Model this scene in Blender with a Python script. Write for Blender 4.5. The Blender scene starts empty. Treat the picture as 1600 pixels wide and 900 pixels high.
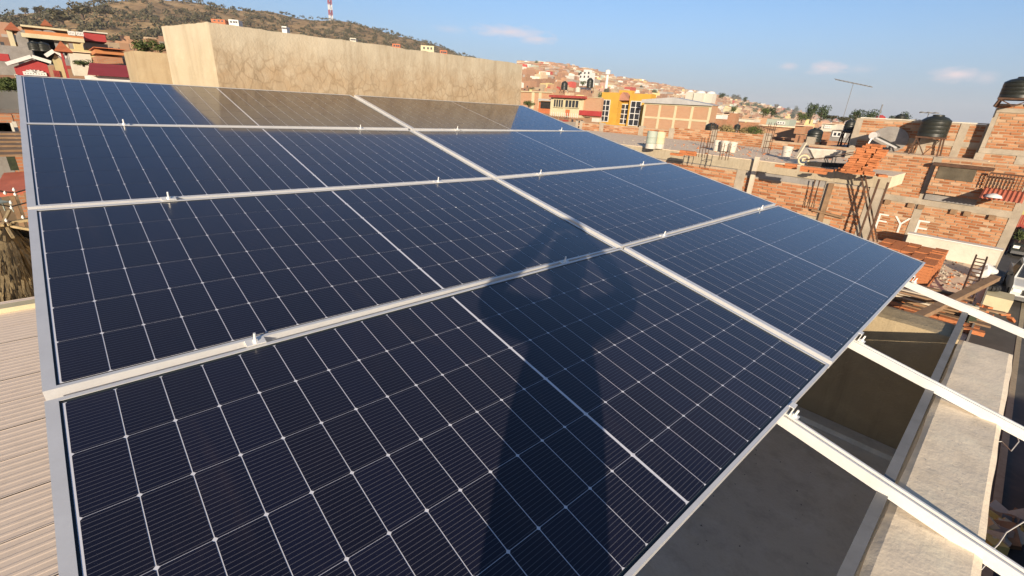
import bpy, bmesh, math, random
import numpy as np
from mathutils import Vector, Matrix
random.seed(7)
SC = bpy.context.scene
COL = SC.collection

# ------------------------------------------------------------------ camera
CAM = np.array([0.17578602, -4.66045844, 0.01564113])
MC = np.array([[0.7396243694261515, -0.6708786430664648, 0.0536436242986042],
               [-0.21306587844465127, -0.3090128684810379, -0.9268840156964451],
               [0.6384032609512581, 0.6741163797063033, -0.3714947954094268]])
FPX = 721.28
cam_d = bpy.data.cameras.new('camera'); cam = bpy.data.objects.new('camera', cam_d); COL.objects.link(cam)
cam_d.sensor_width = 36.0; cam_d.lens = 36.0 * FPX / 1600.0
cam_d.clip_start = 0.01; cam_d.clip_end = 20000
cam.matrix_world = Matrix(((MC[0][0], -MC[1][0], -MC[2][0], CAM[0]),
                           (MC[0][1], -MC[1][1], -MC[2][1], CAM[1]),
                           (MC[0][2], -MC[1][2], -MC[2][2], CAM[2]), (0, 0, 0, 1)))
SC.camera = cam

# ------------------------------------------------------------------ sky and sun
SUN = Vector((-0.745, -0.632, 0.235)).normalized()
SUN_EL = math.asin(SUN.z); SUN_ROT = math.atan2(SUN.x, SUN.y)
world = bpy.data.worlds.new("World"); SC.world = world; world.use_nodes = True
SKY_STRENGTH, SUN_STRENGTH, EXPOSURE = 0.08, 5.0, 0.8


def build_world():
    nt = world.node_tree; nt.nodes.clear()
    N = nt.nodes.new; L = nt.links.new
    out = N('ShaderNodeOutputWorld'); bg = N('ShaderNodeBackground')
    sky = N('ShaderNodeTexSky'); sky.sky_type = 'NISHITA'; sky.sun_disc = False
    sky.sun_elevation = SUN_EL; sky.sun_rotation = SUN_ROT
    sky.altitude = 1800; sky.air_density = 1.0; sky.dust_density = 0.6; sky.ozone_density = 1.8
    tc = N('ShaderNodeTexCoord'); sep = N('ShaderNodeSeparateXYZ'); L(tc.outputs['Generated'], sep.inputs[0])
    az = N('ShaderNodeMath'); az.operation = 'ARCTAN2'; L(sep.outputs[1], az.inputs[0]); L(sep.outputs[0], az.inputs[1])
    el = N('ShaderNodeMath'); el.operation = 'ARCSINE'; L(sep.outputs[2], el.inputs[0])
    noi = N('ShaderNodeTexNoise'); noi.inputs['Scale'].default_value = 34; noi.inputs['Detail'].default_value = 7
    noi.inputs['Roughness'].default_value = 0.62
    mp = N('ShaderNodeMapping'); mp.inputs['Scale'].default_value = (1, 1, 3.2)
    L(tc.outputs['Generated'], mp.inputs[0]); L(mp.outputs[0], noi.inputs[0])
    total = None
    for (px, py, wa, we, a) in CLOUDS:
        v = pix_dir(px, py); A0 = math.atan2(v[1], v[0]); E0 = math.asin(v[2])

        def m(op, x, y=None):
            n = N('ShaderNodeMath'); n.operation = op
            for i, q in enumerate((x, y)):
                if q is None: continue
                if isinstance(q, (int, float)): n.inputs[i].default_value = q
                else: L(q, n.inputs[i])
            return n.outputs[0]
        da = m('DIVIDE', m('SUBTRACT', az.outputs[0], A0), math.radians(wa))
        de = m('DIVIDE', m('SUBTRACT', el.outputs[0], E0), math.radians(we))
        r = m('SQRT', m('ADD', m('MULTIPLY', da, da), m('MULTIPLY', de, de)))
        k = m('SUBTRACT', m('ADD', m('SUBTRACT', 1.0, r), m('MULTIPLY', noi.outputs[0], 1.5)), 0.85)
        k = m('MULTIPLY', m('MAXIMUM', m('MINIMUM', k, 1.0), 0.0), a)
        total = k if total is None else m('MAXIMUM', total, k)
    mix = N('ShaderNodeMixRGB'); L(total, mix.inputs[0])
    tint = N('ShaderNodeMixRGB'); tint.blend_type = 'MULTIPLY'; tint.inputs[0].default_value = 1.0
    L(sky.outputs[0], tint.inputs[1]); tint.inputs[2].default_value = SKY_TINT
    # thin lilac haze band that lies along the whole horizon
    mr = N('ShaderNodeMapRange'); mr.interpolation_type = 'SMOOTHSTEP'
    mr.inputs[1].default_value = -0.02; mr.inputs[2].default_value = math.radians(13); mr.inputs[3].default_value = 0.92; mr.inputs[4].default_value = 0.0
    L(el.outputs[0], mr.inputs[0])
    hz = N('ShaderNodeMixRGB'); L(mr.outputs[0], hz.inputs[0]); L(tint.outputs[0], hz.inputs[1]); sd = N('ShaderNodeVectorMath'); sd.operation = 'DOT_PRODUCT'; L(tc.outputs['Generated'], sd.inputs[0]); sd.inputs[1].default_value = tuple(SUN)
    ms = N('ShaderNodeMapRange'); ms.inputs[1].default_value = -0.2; ms.inputs[2].default_value = 1.0; L(sd.outputs['Value'], ms.inputs[0])
    hc = N('ShaderNodeMixRGB'); L(ms.outputs[0], hc.inputs[0]); hc.inputs[1].default_value = HAZE_COL; hc.inputs[2].default_value = (19.0, 13.8, 8.8, 1)
    L(hc.outputs[0], hz.inputs[2])
    L(hz.outputs[0], mix.inputs[1]); mix.inputs[2].default_value = CLOUD_COL
    L(mix.outputs[0], bg.inputs[0]); bg.inputs[1].default_value = SKY_STRENGTH
    L(bg.outputs[0], out.inputs[0])


SKY_TINT = (0.80, 0.92, 1.05, 1)
CLOUD_COL = (6.4, 5.5, 5.7, 1)
HAZE_COL = (2.2, 2.65, 3.6, 1)
CLOUDS = [(795, 50, 5.5, 0.8, 0.8), (840, 62, 2.6, 0.55, 0.8), (705, 46, 2.5, 0.5, 0.3), (1290, 106, 2.3, 0.75, 1.0), (1233, 104, 1.2, 0.5, 0.55),
          (1492, 117, 2.0, 0.8, 1.0), (1474, 113, 1.5, 0.5, 0.5), (1541, 122, 1.2, 0.7, 0.45), (1345, 108, 1.6, 0.5, 0.25)]


def pix_dir(x, y):
    v = MC.T @ np.array([(x - 800) / FPX, (y - 450) / FPX, 1.0]); return v / np.linalg.norm(v)


def at_x(x, y, X):
    v = pix_dir(x, y); return CAM + v * (X - CAM[0]) / v[0]


def at_y(x, y, Y):
    v = pix_dir(x, y); return CAM + v * (Y - CAM[1]) / v[1]


def at_z(x, y, Z):
    v = pix_dir(x, y); return CAM + v * (Z - CAM[2]) / v[2]


def at_r(x, y, r):
    v = pix_dir(x, y); return CAM + v * (r / math.hypot(v[0], v[1]))


build_world()
sun_d = bpy.data.lights.new('sun', 'SUN'); sun_d.energy = SUN_STRENGTH; sun_d.angle = math.radians(0.55)
sun_d.color = (1.0, 0.84, 0.64)
sun_o = bpy.data.objects.new('sun', sun_d); COL.objects.link(sun_o)
sun_o.rotation_euler = SUN.to_track_quat('Z', 'Y').to_euler()
SC.view_settings.view_transform = 'Standard'; SC.view_settings.look = 'None'
SC.view_settings.exposure = EXPOSURE; SC.view_settings.gamma = 1.0; SC.view_settings.use_curve_mapping = False


# ------------------------------------------------------------------ materials
def srgb(h):
    h = h.lstrip('#'); c = [int(h[i:i + 2], 16) / 255 for i in (0, 2, 4)]
    return tuple((x / 12.92 if x <= .04045 else ((x + .055) / 1.055) ** 2.4) for x in c)


class NT:
    """small helper round a material node tree"""
    def __init__(s, name, rough=0.8, metallic=0.0, spec=0.3):
        s.m = bpy.data.materials.new(name); s.m.use_nodes = True
        s.t = s.m.node_tree; s.b = s.t.nodes['Principled BSDF']
        s.b.inputs['Roughness'].default_value = rough; s.b.inputs['Metallic'].default_value = metallic
        s.b.inputs['Specular IOR Level'].default_value = spec
        s.tc = s.n('ShaderNodeTexCoord')

    def n(s, t): return s.t.nodes.new(t)

    def l(s, a, b): s.t.links.new(a, b)

    def noise(s, scale, detail=4, rough=0.55, vec=None, stretch=None, dist=0.0):
        n = s.n('ShaderNodeTexNoise'); n.inputs['Scale'].default_value = scale; n.inputs['Detail'].default_value = detail
        n.inputs['Roughness'].default_value = rough; n.inputs['Distortion'].default_value = dist
        src = vec or s.tc.outputs['Object']
        if stretch:
            mp = s.n('ShaderNodeMapping'); mp.inputs['Scale'].default_value = stretch; s.l(src, mp.inputs[0]); src = mp.outputs[0]
        s.l(src, n.inputs['Vector']); return n.outputs['Fac']

    def ramp(s, fac, stops):
        r = s.n('ShaderNodeValToRGB'); e = r.color_ramp.elements
        while len(e) > 1: e.remove(e[-1])
        for i, (p, c) in enumerate(stops):
            q = e[0] if i == 0 else e.new(p)
            q.position = p; q.color = (c[0], c[1], c[2], 1) if not isinstance(c, (int, float)) else (c, c, c, 1)
        s.l(fac, r.inputs[0]); return r.outputs[0]

    def mix(s, fac, a, b, mode='MIX'):
        m = s.n('ShaderNodeMixRGB'); m.blend_type = mode
        for i, q in enumerate((fac, a, b)):
            if isinstance(q, (int, float)): m.inputs[i].default_value = q
            elif isinstance(q, tuple): m.inputs[i].default_value = (*q[:3], 1)
            else: s.l(q, m.inputs[i])
        return m.outputs[0]

    def math(s, op, a, b=0.0):
        m = s.n('ShaderNodeMath'); m.operation = op
        for i, q in enumerate((a, b)):
            if isinstance(q, (int, float)): m.inputs[i].default_value = q
            else: s.l(q, m.inputs[i])
        return m.outputs[0]

    def color(s, c):
        if isinstance(c, tuple): s.b.inputs['Base Color'].default_value = (*c[:3], 1)
        else: s.l(c, s.b.inputs['Base Color'])
        return s

    def bump(s, h, strength=0.4, dist=0.02):
        b = s.n('ShaderNodeBump'); b.inputs['Strength'].default_value = strength; b.inputs['Distance'].default_value = dist
        s.l(h, b.inputs['Height']); s.l(b.outputs[0], s.b.inputs['Normal']); return s


FLAT = {'beige_sheet_metal', 'mill_aluminium_rail', 'zinc_sheet', 'street_asphalt'}


def worn(name, col, var=0.25, scale=3.0, rough=0.85, dirt=0.25, dirtcol=(0.10, 0.08, 0.06), bump=0.25, bdist=0.01, metallic=0.0, spec=0.3):
    if name not in FLAT: col = tuple(x * 0.80 for x in col)
    t = NT(name, rough, metallic, spec)
    n1 = t.noise(scale, 5, 0.6); n2 = t.noise(scale * 6.3, 4, 0.65)
    dark = tuple(x * (1 - var) for x in col); lite = tuple(min(1, x * (1 + var)) for x in col)
    c = t.ramp(n1, [(0.3, dark), (0.7, lite)])
    c = t.mix(t.math('MULTIPLY', t.ramp(n2, [(0.5, 0.0), (0.72, 1.0)]), dirt), c, dirtcol)
    t.color(c)
    if bump: t.bump(n2, bump, bdist)
    return t.m


def m_concrete(name, base, brown, cracks=True, top=None, bump=0.5):
    t = NT(name, 0.92, 0, 0.2)
    big = t.noise(0.9, 5, 0.6); mid = t.noise(5, 6, 0.65); fine = t.noise(60, 4, 0.6); drip = t.noise(2.6, 5, 0.7, stretch=(3.2, 3.2, 0.35))
    c = t.ramp(big, [(0.32, tuple(x * 0.8 for x in base)), (0.68, base)])
    sep = t.n('ShaderNodeSeparateXYZ'); t.l(t.tc.outputs['Object'], sep.inputs[0])
    if top is not None:
        g = t.n('ShaderNodeMapRange'); g.inputs[1].default_value = top - 0.04; g.inputs[2].default_value = top - 0.30
        t.l(t.math('ADD', sep.outputs[2], t.math('MULTIPLY', t.math('SUBTRACT', mid, 0.5), 0.35)), g.inputs[0])
        low = g.outputs[0]
    else:
        low = t.ramp(big, [(0.35, 0.0), (0.7, 1.0)])
    c = t.mix(t.math('MULTIPLY', t.math('MULTIPLY', low, t.ramp(t.noise(7, 6, 0.7), [(0.3, 0.45), (0.65, 1.0)])), 0.85), c, brown)
    c = t.mix(t.math('MULTIPLY', t.ramp(drip, [(0.48, 0.0), (0.7, 1.0)]), 0.45), c, tuple(x * 0.62 for x in brown))
    c = t.mix(t.math('MULTIPLY', t.ramp(mid, [(0.5, 0.0), (0.75, 1.0)]), 0.35), c, tuple(min(1, x * 1.25) for x in base))
    h = t.math('ADD', mid, t.math('MULTIPLY', fine, 0.5))
    if cracks:
        wv = t.n('ShaderNodeVectorMath'); wv.operation = 'MULTIPLY_ADD'
        nn = t.n('ShaderNodeTexNoise'); nn.inputs['Scale'].default_value = 5; nn.inputs['Detail'].default_value = 4; t.l(t.tc.outputs['Object'], nn.inputs['Vector'])
        t.l(nn.outputs['Color'], wv.inputs[0]); wv.inputs[1].default_value = (0.14, 0.14, 0.14); t.l(t.tc.outputs['Object'], wv.inputs[2])
        mp = t.n('ShaderNodeMapping'); mp.inputs['Scale'].default_value = (1, 1, 0.62); t.l(wv.outputs[0], mp.inputs[0])
        v = t.n('ShaderNodeTexVoronoi'); v.feature = 'DISTANCE_TO_EDGE'; v.inputs['Scale'].default_value = 14; t.l(mp.outputs[0], v.inputs['Vector'])
        line = t.ramp(v.outputs['Distance'], [(0.0, 1.0), (0.035, 0.7), (0.10, 0.0)])
        lm = t.math('MULTIPLY', t.math('MULTIPLY', line, low), t.ramp(t.noise(2.2, 3), [(0.30, 0.25), (0.60, 1.0)]))
        c = t.mix(t.math('MULTIPLY', lm, 0.62), c, tuple(x * 0.55 for x in brown))
    t.color(c).bump(h, bump, 0.012)
    return t.m


def m_brick_far(name='brick_far', c1=(0.42, 0.16, 0.075), c2=(0.50, 0.22, 0.11), mort=(0.34, 0.26, 0.19), sx=1.0):
    t = NT(name, 0.9, 0, 0.15)
    sep = t.n('ShaderNodeSeparateXYZ'); t.l(t.tc.outputs['Object'], sep.inputs[0])
    cmb = t.n('ShaderNodeCombineXYZ'); t.l(t.math('ADD', sep.outputs[0], sep.outputs[1]), cmb.inputs[0]); t.l(sep.outputs[2], cmb.inputs[1])
    b = t.n('ShaderNodeTexBrick'); t.l(cmb.outputs[0], b.inputs['Vector'])
    b.inputs['Scale'].default_value = 1.0; b.inputs['Brick Width'].default_value = 0.27 * sx; b.inputs['Row Height'].default_value = 0.085 * sx
    b.inputs['Mortar Size'].default_value = 0.012 * sx; b.inputs['Color1'].default_value = (*c1, 1); b.inputs['Color2'].default_value = (*c2, 1)
    b.inputs['Mortar'].default_value = (*mort, 1); b.inputs['Bias'].default_value = -0.1
    n = t.noise(1.1, 4); c = t.mix(1.0, t.mix(t.math('MULTIPLY', t.ramp(n, [(0.4, 0.0), (0.7, 1.0)]), 0.4), b.outputs['Color'], (0.46, 0.30, 0.18)), (0.8, 0.8, 0.8), 'MULTIPLY')
    t.color(c).bump(b.outputs['Fac'], -0.3, 0.01)
    return t.m


def m_brick():
    t = NT('brick_clay', 0.9, 0, 0.15)
    g = t.n('ShaderNodeNewGeometry')
    c = t.ramp(g.outputs['Random Per Island'], [(0.0, (0.28, 0.105, 0.045)), (0.2, (0.40, 0.16, 0.07)), (0.55, (0.50, 0.215, 0.10)), (0.85, (0.56, 0.29, 0.15)), (1.0, (0.56, 0.42, 0.29))])
    n = t.noise(1.4, 4, 0.6); n2 = t.noise(0.5, 4, 0.6)
    c = t.mix(t.math('MULTIPLY', t.ramp(n, [(0.45, 0.0), (0.75, 1.0)]), 0.45), c, (0.50, 0.34, 0.20))
    c = t.mix(t.math('MULTIPLY', t.ramp(n2, [(0.5, 0.0), (0.7, 1.0)]), 0.3), c, (0.28, 0.12, 0.06))
    t.color(t.mix(1.0, c, (0.80, 0.80, 0.80), 'MULTIPLY')).bump(t.noise(40, 3), 0.3, 0.004)
    return t.m


def m_brick_ind():
    t = NT('brick_clay_single', 0.9, 0, 0.15)
    g = t.n('ShaderNodeObjectInfo')
    c = t.ramp(g.outputs['Random'], [(0.0, (0.24, 0.09, 0.04)), (0.3, (0.34, 0.14, 0.065)), (0.7, (0.41, 0.185, 0.09)), (1.0, (0.42, 0.27, 0.16))])
    t.color(c).bump(t.noise(40, 3), 0.3, 0.004)
    return t.m


def m_objcolor(name, rough=0.85, var=0.3):
    t = NT(name, rough, 0, 0.2)
    g = t.n('ShaderNodeObjectInfo'); n = t.noise(0.8, 4)
    c = t.mix(1.0, t.mix(t.math('MULTIPLY', t.ramp(n, [(0.35, 0.0), (0.75, 1.0)]), var), g.outputs['Color'], (0.20, 0.14, 0.09)), (0.8, 0.8, 0.8), 'MULTIPLY')
    t.color(c); return t.m


def m_leaf(name, a, b):
    t = NT(name, 0.7, 0, 0.2)
    g = t.n('ShaderNodeNewGeometry'); c = t.ramp(g.outputs['Random Per Island'], [(0, a), (1, b)])
    t.color(c)
    try: t.b.inputs['Subsurface Weight'].default_value = 0
    except Exception: pass
    return t.m


def m_cell():
    t = NT('silicon_cell', 0.35, 0, 0.35)
    sep = t.n('ShaderNodeSeparateXYZ'); t.l(t.tc.outputs['Object'], sep.inputs[0])
    fr = t.math('FRACT', t.math('DIVIDE', t.math('ADD', sep.outputs[1], 0.5), 0.01085))
    ln = t.math('LESS_THAN', t.math('ABSOLUTE', t.math('SUBTRACT', fr, 0.5)), 0.055)
    oi = t.n('ShaderNodeObjectInfo')
    base = t.ramp(oi.outputs['Random'], [(0, (0.002, 0.003, 0.012)), (1, (0.0035, 0.005, 0.019))])
    c = t.mix(ln, base, (0.085, 0.085, 0.10))
    # thin dust film over the glass
    du = t.noise(1.3, 5, 0.6, vec=t.n('ShaderNodeNewGeometry').outputs['Position'])
    du2 = t.noise(38, 3, 0.6, vec=t.n('ShaderNodeNewGeometry').outputs['Position'])
    k = t.math('ADD', 0.007, t.math('MULTIPLY', t.ramp(du, [(0.4, 0.0), (0.75, 1.0)]), 0.010))
    k = t.math('ADD', k, t.math('MULTIPLY', t.ramp(du2, [(0.66, 0.0), (0.8, 1.0)]), 0.012))
    du3 = t.noise(2.2, 5, 0.7, vec=t.n('ShaderNodeNewGeometry').outputs['Position'], stretch=(4.0, 0.7, 1.0), dist=.6)
    k = t.math('ADD', k, t.math('MULTIPLY', t.ramp(du3, [(0.56, 0.0), (0.74, 1.0)]), 0.016))
    c = t.mix(k, c, (0.50, 0.34, 0.27))
    t.color(c)
    t.b.inputs['Coat Weight'].default_value = 1.0; t.b.inputs['Coat Roughness'].default_value = 0.06
    t.b.inputs['Coat IOR'].default_value = 1.30
    t.b.inputs['Coat Tint'].default_value = (1, 1, 1, 1)
    return t.m


def coated(name, col, coat=1.0):
    t = NT(name, 0.5, 0, 0.4); t.color(col)
    t.b.inputs['Coat Weight'].default_value = coat; t.b.inputs['Coat Roughness'].default_value = 0.06; t.b.inputs['Coat IOR'].default_value = 1.30
    return t.m


def simple(name, col, rough=0.6, metallic=0.0, spec=0.4):
    t = NT(name, rough, metallic, spec)
    n = t.noise(7, 3); t.color(t.mix(t.math('MULTIPLY', n, 0.35), col, tuple(x * 0.65 for x in col)))
    return t.m


MAT = {}
MAT['cell'] = m_cell()
MAT['backsheet'] = coated('white_backsheet', (0.66, 0.66, 0.70))
MAT['laminate_edge'] = coated('dark_laminate_edge', (0.010, 0.018, 0.022))
MAT['alu'] = worn('anodised_aluminium', (0.84, 0.84, 0.84), 0.05, 9, 0.36, 0.08, (0.5, 0.45, 0.38), 0.03, 0.001, 0.35, 0.5)
MAT['alu_rail'] = worn('mill_aluminium_rail', (0.80, 0.79, 0.76), 0.06, 9, 0.42, 0.10, (0.5, 0.45, 0.38), 0.05, 0.001, 0.35, 0.5)
MAT['steel'] = worn('galvanised_steel', (0.24, 0.24, 0.24), 0.15, 6, 0.8, 0.2, (0.10, 0.09, 0.08), 0.05, 0.001, 0.0, 0.3)
MAT['render_block'] = m_concrete('rendered_block', (0.46, 0.40, 0.30), (0.35, 0.25, 0.15), True, 0.46)
MAT['render_side'] = m_concrete('rendered_block_side', (0.46, 0.395, 0.29), (0.40, 0.33, 0.22), False, 0.46)
MAT['render_small'] = m_concrete('rendered_small_wall', (0.42, 0.34, 0.22), (0.32, 0.22, 0.12), False, None)
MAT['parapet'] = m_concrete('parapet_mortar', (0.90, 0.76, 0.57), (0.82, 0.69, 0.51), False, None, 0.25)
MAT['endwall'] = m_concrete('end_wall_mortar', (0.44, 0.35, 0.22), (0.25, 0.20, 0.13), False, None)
MAT['floor'] = m_concrete('roof_floor_cement', (0.92, 0.89, 0.82), (0.74, 0.70, 0.62), False, None)
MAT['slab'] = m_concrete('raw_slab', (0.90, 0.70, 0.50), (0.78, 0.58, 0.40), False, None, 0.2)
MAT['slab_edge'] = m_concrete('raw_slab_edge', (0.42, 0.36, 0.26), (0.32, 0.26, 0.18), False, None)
MAT['column'] = worn('raw_concrete_column', (0.42, 0.36, 0.28), 0.2, 2.5, 0.9, 0.3, (0.25, 0.2, 0.15), 0.3, 0.01)
MAT['mortar'] = worn('brick_mortar', (0.46, 0.34, 0.23), 0.2, 3, 0.95, 0.3, (0.28, 0.17, 0.10), 0.3, 0.01)
MAT['brick'] = m_brick(); MAT['brick_one'] = m_brick_ind()
MAT['brick_far'] = m_brick_far()
MAT['brick_pale'] = m_brick_far('brick_pale', (0.52, 0.26, 0.14), (0.58, 0.32, 0.18), (0.48, 0.36, 0.26))
MAT['house'] = m_objcolor('house_paint')
MAT['glass'] = simple('dark_window_glass', (0.03, 0.035, 0.045), 0.12, 0, 0.6)
MAT['white'] = worn('white_paint', (0.78, 0.76, 0.72), 0.05, 3, 0.6, 0.1)
MAT['offwhite'] = worn('off_white_plaster', (0.66, 0.62, 0.52), 0.1, 2, 0.8, 0.15)
MAT['ochre'] = worn('ochre_paint', (0.66, 0.37, 0.06), 0.08, 1.2, 0.75, 0.08)
MAT['orange'] = worn('orange_paint', (0.56, 0.23, 0.09), 0.1, 0.8, 0.75, 0.1)
MAT['pinktile'] = worn('pink_gable', (0.50, 0.24, 0.16), 0.1, 3, 0.8, 0.1)
MAT['red'] = worn('red_paint', (0.42, 0.05, 0.05), 0.12, 1, 0.7, 0.1)
MAT['redroof'] = worn('dark_red_roof', (0.36, 0.06, 0.05), 0.2, 3, 0.8, 0.2)
MAT['terracotta'] = worn('terracotta', (0.55, 0.17, 0.07), 0.15, 3, 0.8, 0.15)
MAT['olivewall'] = worn('olive_cream_paint', (0.52, 0.45, 0.24), 0.1, 1, 0.75, 0.1)
MAT['cream'] = worn('cream_paint', (0.66, 0.58, 0.38), 0.1, 1, 0.75, 0.12)
MAT['yellow'] = worn('yellow_wall', (0.55, 0.50, 0.18), 0.12, 1, 0.75, 0.15)
MAT['grey'] = worn('grey_cement', (0.30, 0.28, 0.26), 0.2, 2, 0.9, 0.25)
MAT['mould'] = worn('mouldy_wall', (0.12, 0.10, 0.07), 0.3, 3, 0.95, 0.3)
MAT['zinc'] = worn('zinc_sheet', (0.50, 0.49, 0.47), 0.12, 1.2, 0.5, 0.15, (0.3, 0.25, 0.2), 0.1, 0.01, 0.3, 0.4)
MAT['beige_sheet'] = worn('beige_sheet_metal', (0.86, 0.70, 0.56), 0.03, 2, 0.6, 0.12, (0.3, 0.24, 0.17), 0.05, 0.002)
MAT['tank'] = worn('black_tank_plastic', (0.022, 0.026, 0.022), 0.3, 3, 0.42, 0.2, (0.10, 0.09, 0.07), 0.02, 0.001, 0, 0.5)
MAT['rust'] = worn('rusty_iron', (0.10, 0.055, 0.035), 0.3, 5, 0.8, 0.3, (0.22, 0.09, 0.04), 0.1, 0.002)
MAT['wood'] = worn('weathered_wood', (0.30, 0.19, 0.11), 0.25, 4, 0.9, 0.3, (0.12, 0.08, 0.05), 0.2, 0.004)
MAT['pale_wood'] = worn('pale_pole_wood', (0.62, 0.54, 0.42), 0.12, 4, 0.8, 0.2, (0.35, 0.25, 0.15), 0.1, 0.003)
MAT['clay_stack'] = worn('new_clay_brick', (0.52, 0.19, 0.075), 0.25, 6, 0.9, 0.15, (0.4, 0.12, 0.04), 0.2, 0.004)
MAT['awning'] = worn('red_awning', (0.58, 0.17, 0.10), 0.12, 3, 0.6, 0.1)
MAT['thatch'] = worn('palm_thatch', (0.46, 0.35, 0.19), 0.35, 6, 0.95, 0.35, (0.16, 0.11, 0.06), 0.3, 0.02)
MAT['dark'] = worn('near_black_and_opening_shade', (0.035, 0.03, 0.028), 0.3, 3, 0.9, 0.1)  # near-black; on the opening panels it stands in for the shade inside
MAT['asphalt'] = worn('street_asphalt', (0.085, 0.085, 0.088), 0.25, 0.8, 0.9, 0.3, (0.16, 0.14, 0.11), 0.2, 0.01)
MAT['sidewalk'] = worn('sidewalk_cement', (0.11, 0.10, 0.09), 0.2, 1.2, 0.9, 0.3)
MAT['car'] = simple('white_car_paint', (0.62, 0.63, 0.62), 0.25, 0.1, 0.5)
MAT['rubber'] = simple('black_rubber', (0.02, 0.02, 0.02), 0.8)
MAT['chrome'] = simple('chrome', (0.6, 0.6, 0.6), 0.2, 0.9)
MAT['tarp'] = worn('dark_green_tarp', (0.035, 0.045, 0.022), 0.4, 8, 0.7, 0.3)
MAT['bucket'] = worn('white_bucket_plastic', (0.62, 0.58, 0.50), 0.15, 6, 0.6, 0.3, (0.35, 0.25, 0.17))
MAT['teal'] = simple('pale_teal_paint', (0.34, 0.38, 0.32), 0.7)
MAT['skin'] = simple('skin', (0.42, 0.24, 0.16), 0.6)
MAT['shirt'] = simple('blue_shirt', (0.06, 0.08, 0.14), 0.9)
def m_clothes():
    t = NT('shirt_jeans_skin', 0.85, 0, 0.2); sep = t.n('ShaderNodeSeparateXYZ'); t.l(t.tc.outputs['Object'], sep.inputs[0])
    z = t.math('ADD', sep.outputs[2], t.math('MULTIPLY', t.noise(30, 2), 0.01))
    r = t.n('ShaderNodeMapRange'); r.inputs[1].default_value = 0; r.inputs[2].default_value = 2.2; t.l(z, r.inputs[0])
    c = t.ramp(r.outputs[0], [(0, (.04, .03, .03)), (.05, (.05, .06, .10)), (.475, (.08, .11, .18)), (.765, (.42, .24, .16))])
    c.node.color_ramp.interpolation = 'CONSTANT'
    ab = t.math('GREATER_THAN', t.math('ABSOLUTE', sep.outputs[0]), 0.145)
    c2 = t.mix(t.math('MULTIPLY', ab, t.math('LESS_THAN', z, 1.84)), c, t.mix(t.math('GREATER_THAN', z, 1.045), c, (.08, .11, .18)))
    t.color(c2); return t.m


MAT['clothes'] = m_clothes()
MAT['jeans'] = simple('jeans', (0.05, 0.06, 0.10), 0.9)
MAT['hair'] = simple('dark_hair', (0.02, 0.015, 0.012), 0.7)
MAT['bulb'] = simple('white_bulb_glass', (0.8, 0.78, 0.72), 0.3)
MAT['cable'] = simple('pale_cable', (0.55, 0.53, 0.48), 0.6)
MAT['leaf_hill'] = m_leaf('leaf_dry', (0.045, 0.050, 0.025), (0.12, 0.10, 0.055))
MAT['leaf_green'] = m_leaf('leaf_green', (0.04, 0.065, 0.02), (0.11, 0.13, 0.04))
MAT['leaf_dark'] = m_leaf('leaf_dark', (0.028, 0.045, 0.02), (0.06, 0.08, 0.035))
MAT['leaf_straw'] = m_leaf('leaf_straw', (0.20, 0.15, 0.06), (0.36, 0.28, 0.13))
MAT['bark'] = simple('bark', (0.10, 0.07, 0.05), 0.9)


def m_terrain():
    t = NT('dry_hill_soil', 0.95, 0, 0.05)
    pos = t.tc.outputs['Object']
    n = t.noise(0.012, 6, 0.6); n2 = t.noise(0.05, 6, 0.7); n3 = t.noise(0.3, 4, 0.6)
    c = t.ramp(n2, [(0.34, (0.20, 0.13, 0.065)), (0.5, (0.38, 0.245, 0.12)), (0.66, (0.50, 0.35, 0.18))])
    c = t.mix(t.math('MULTIPLY', t.ramp(n, [(0.4, 0.0), (0.65, 1.0)]), 0.4), c, (0.28, 0.19, 0.11))
    c = t.mix(t.math('MULTIPLY', t.ramp(n3, [(0.5, 0.0), (0.62, 1.0)]), 0.55), c, (0.10, 0.085, 0.05))
    t.color(c); return t.m


MAT['terrain'] = m_terrain()


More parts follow.
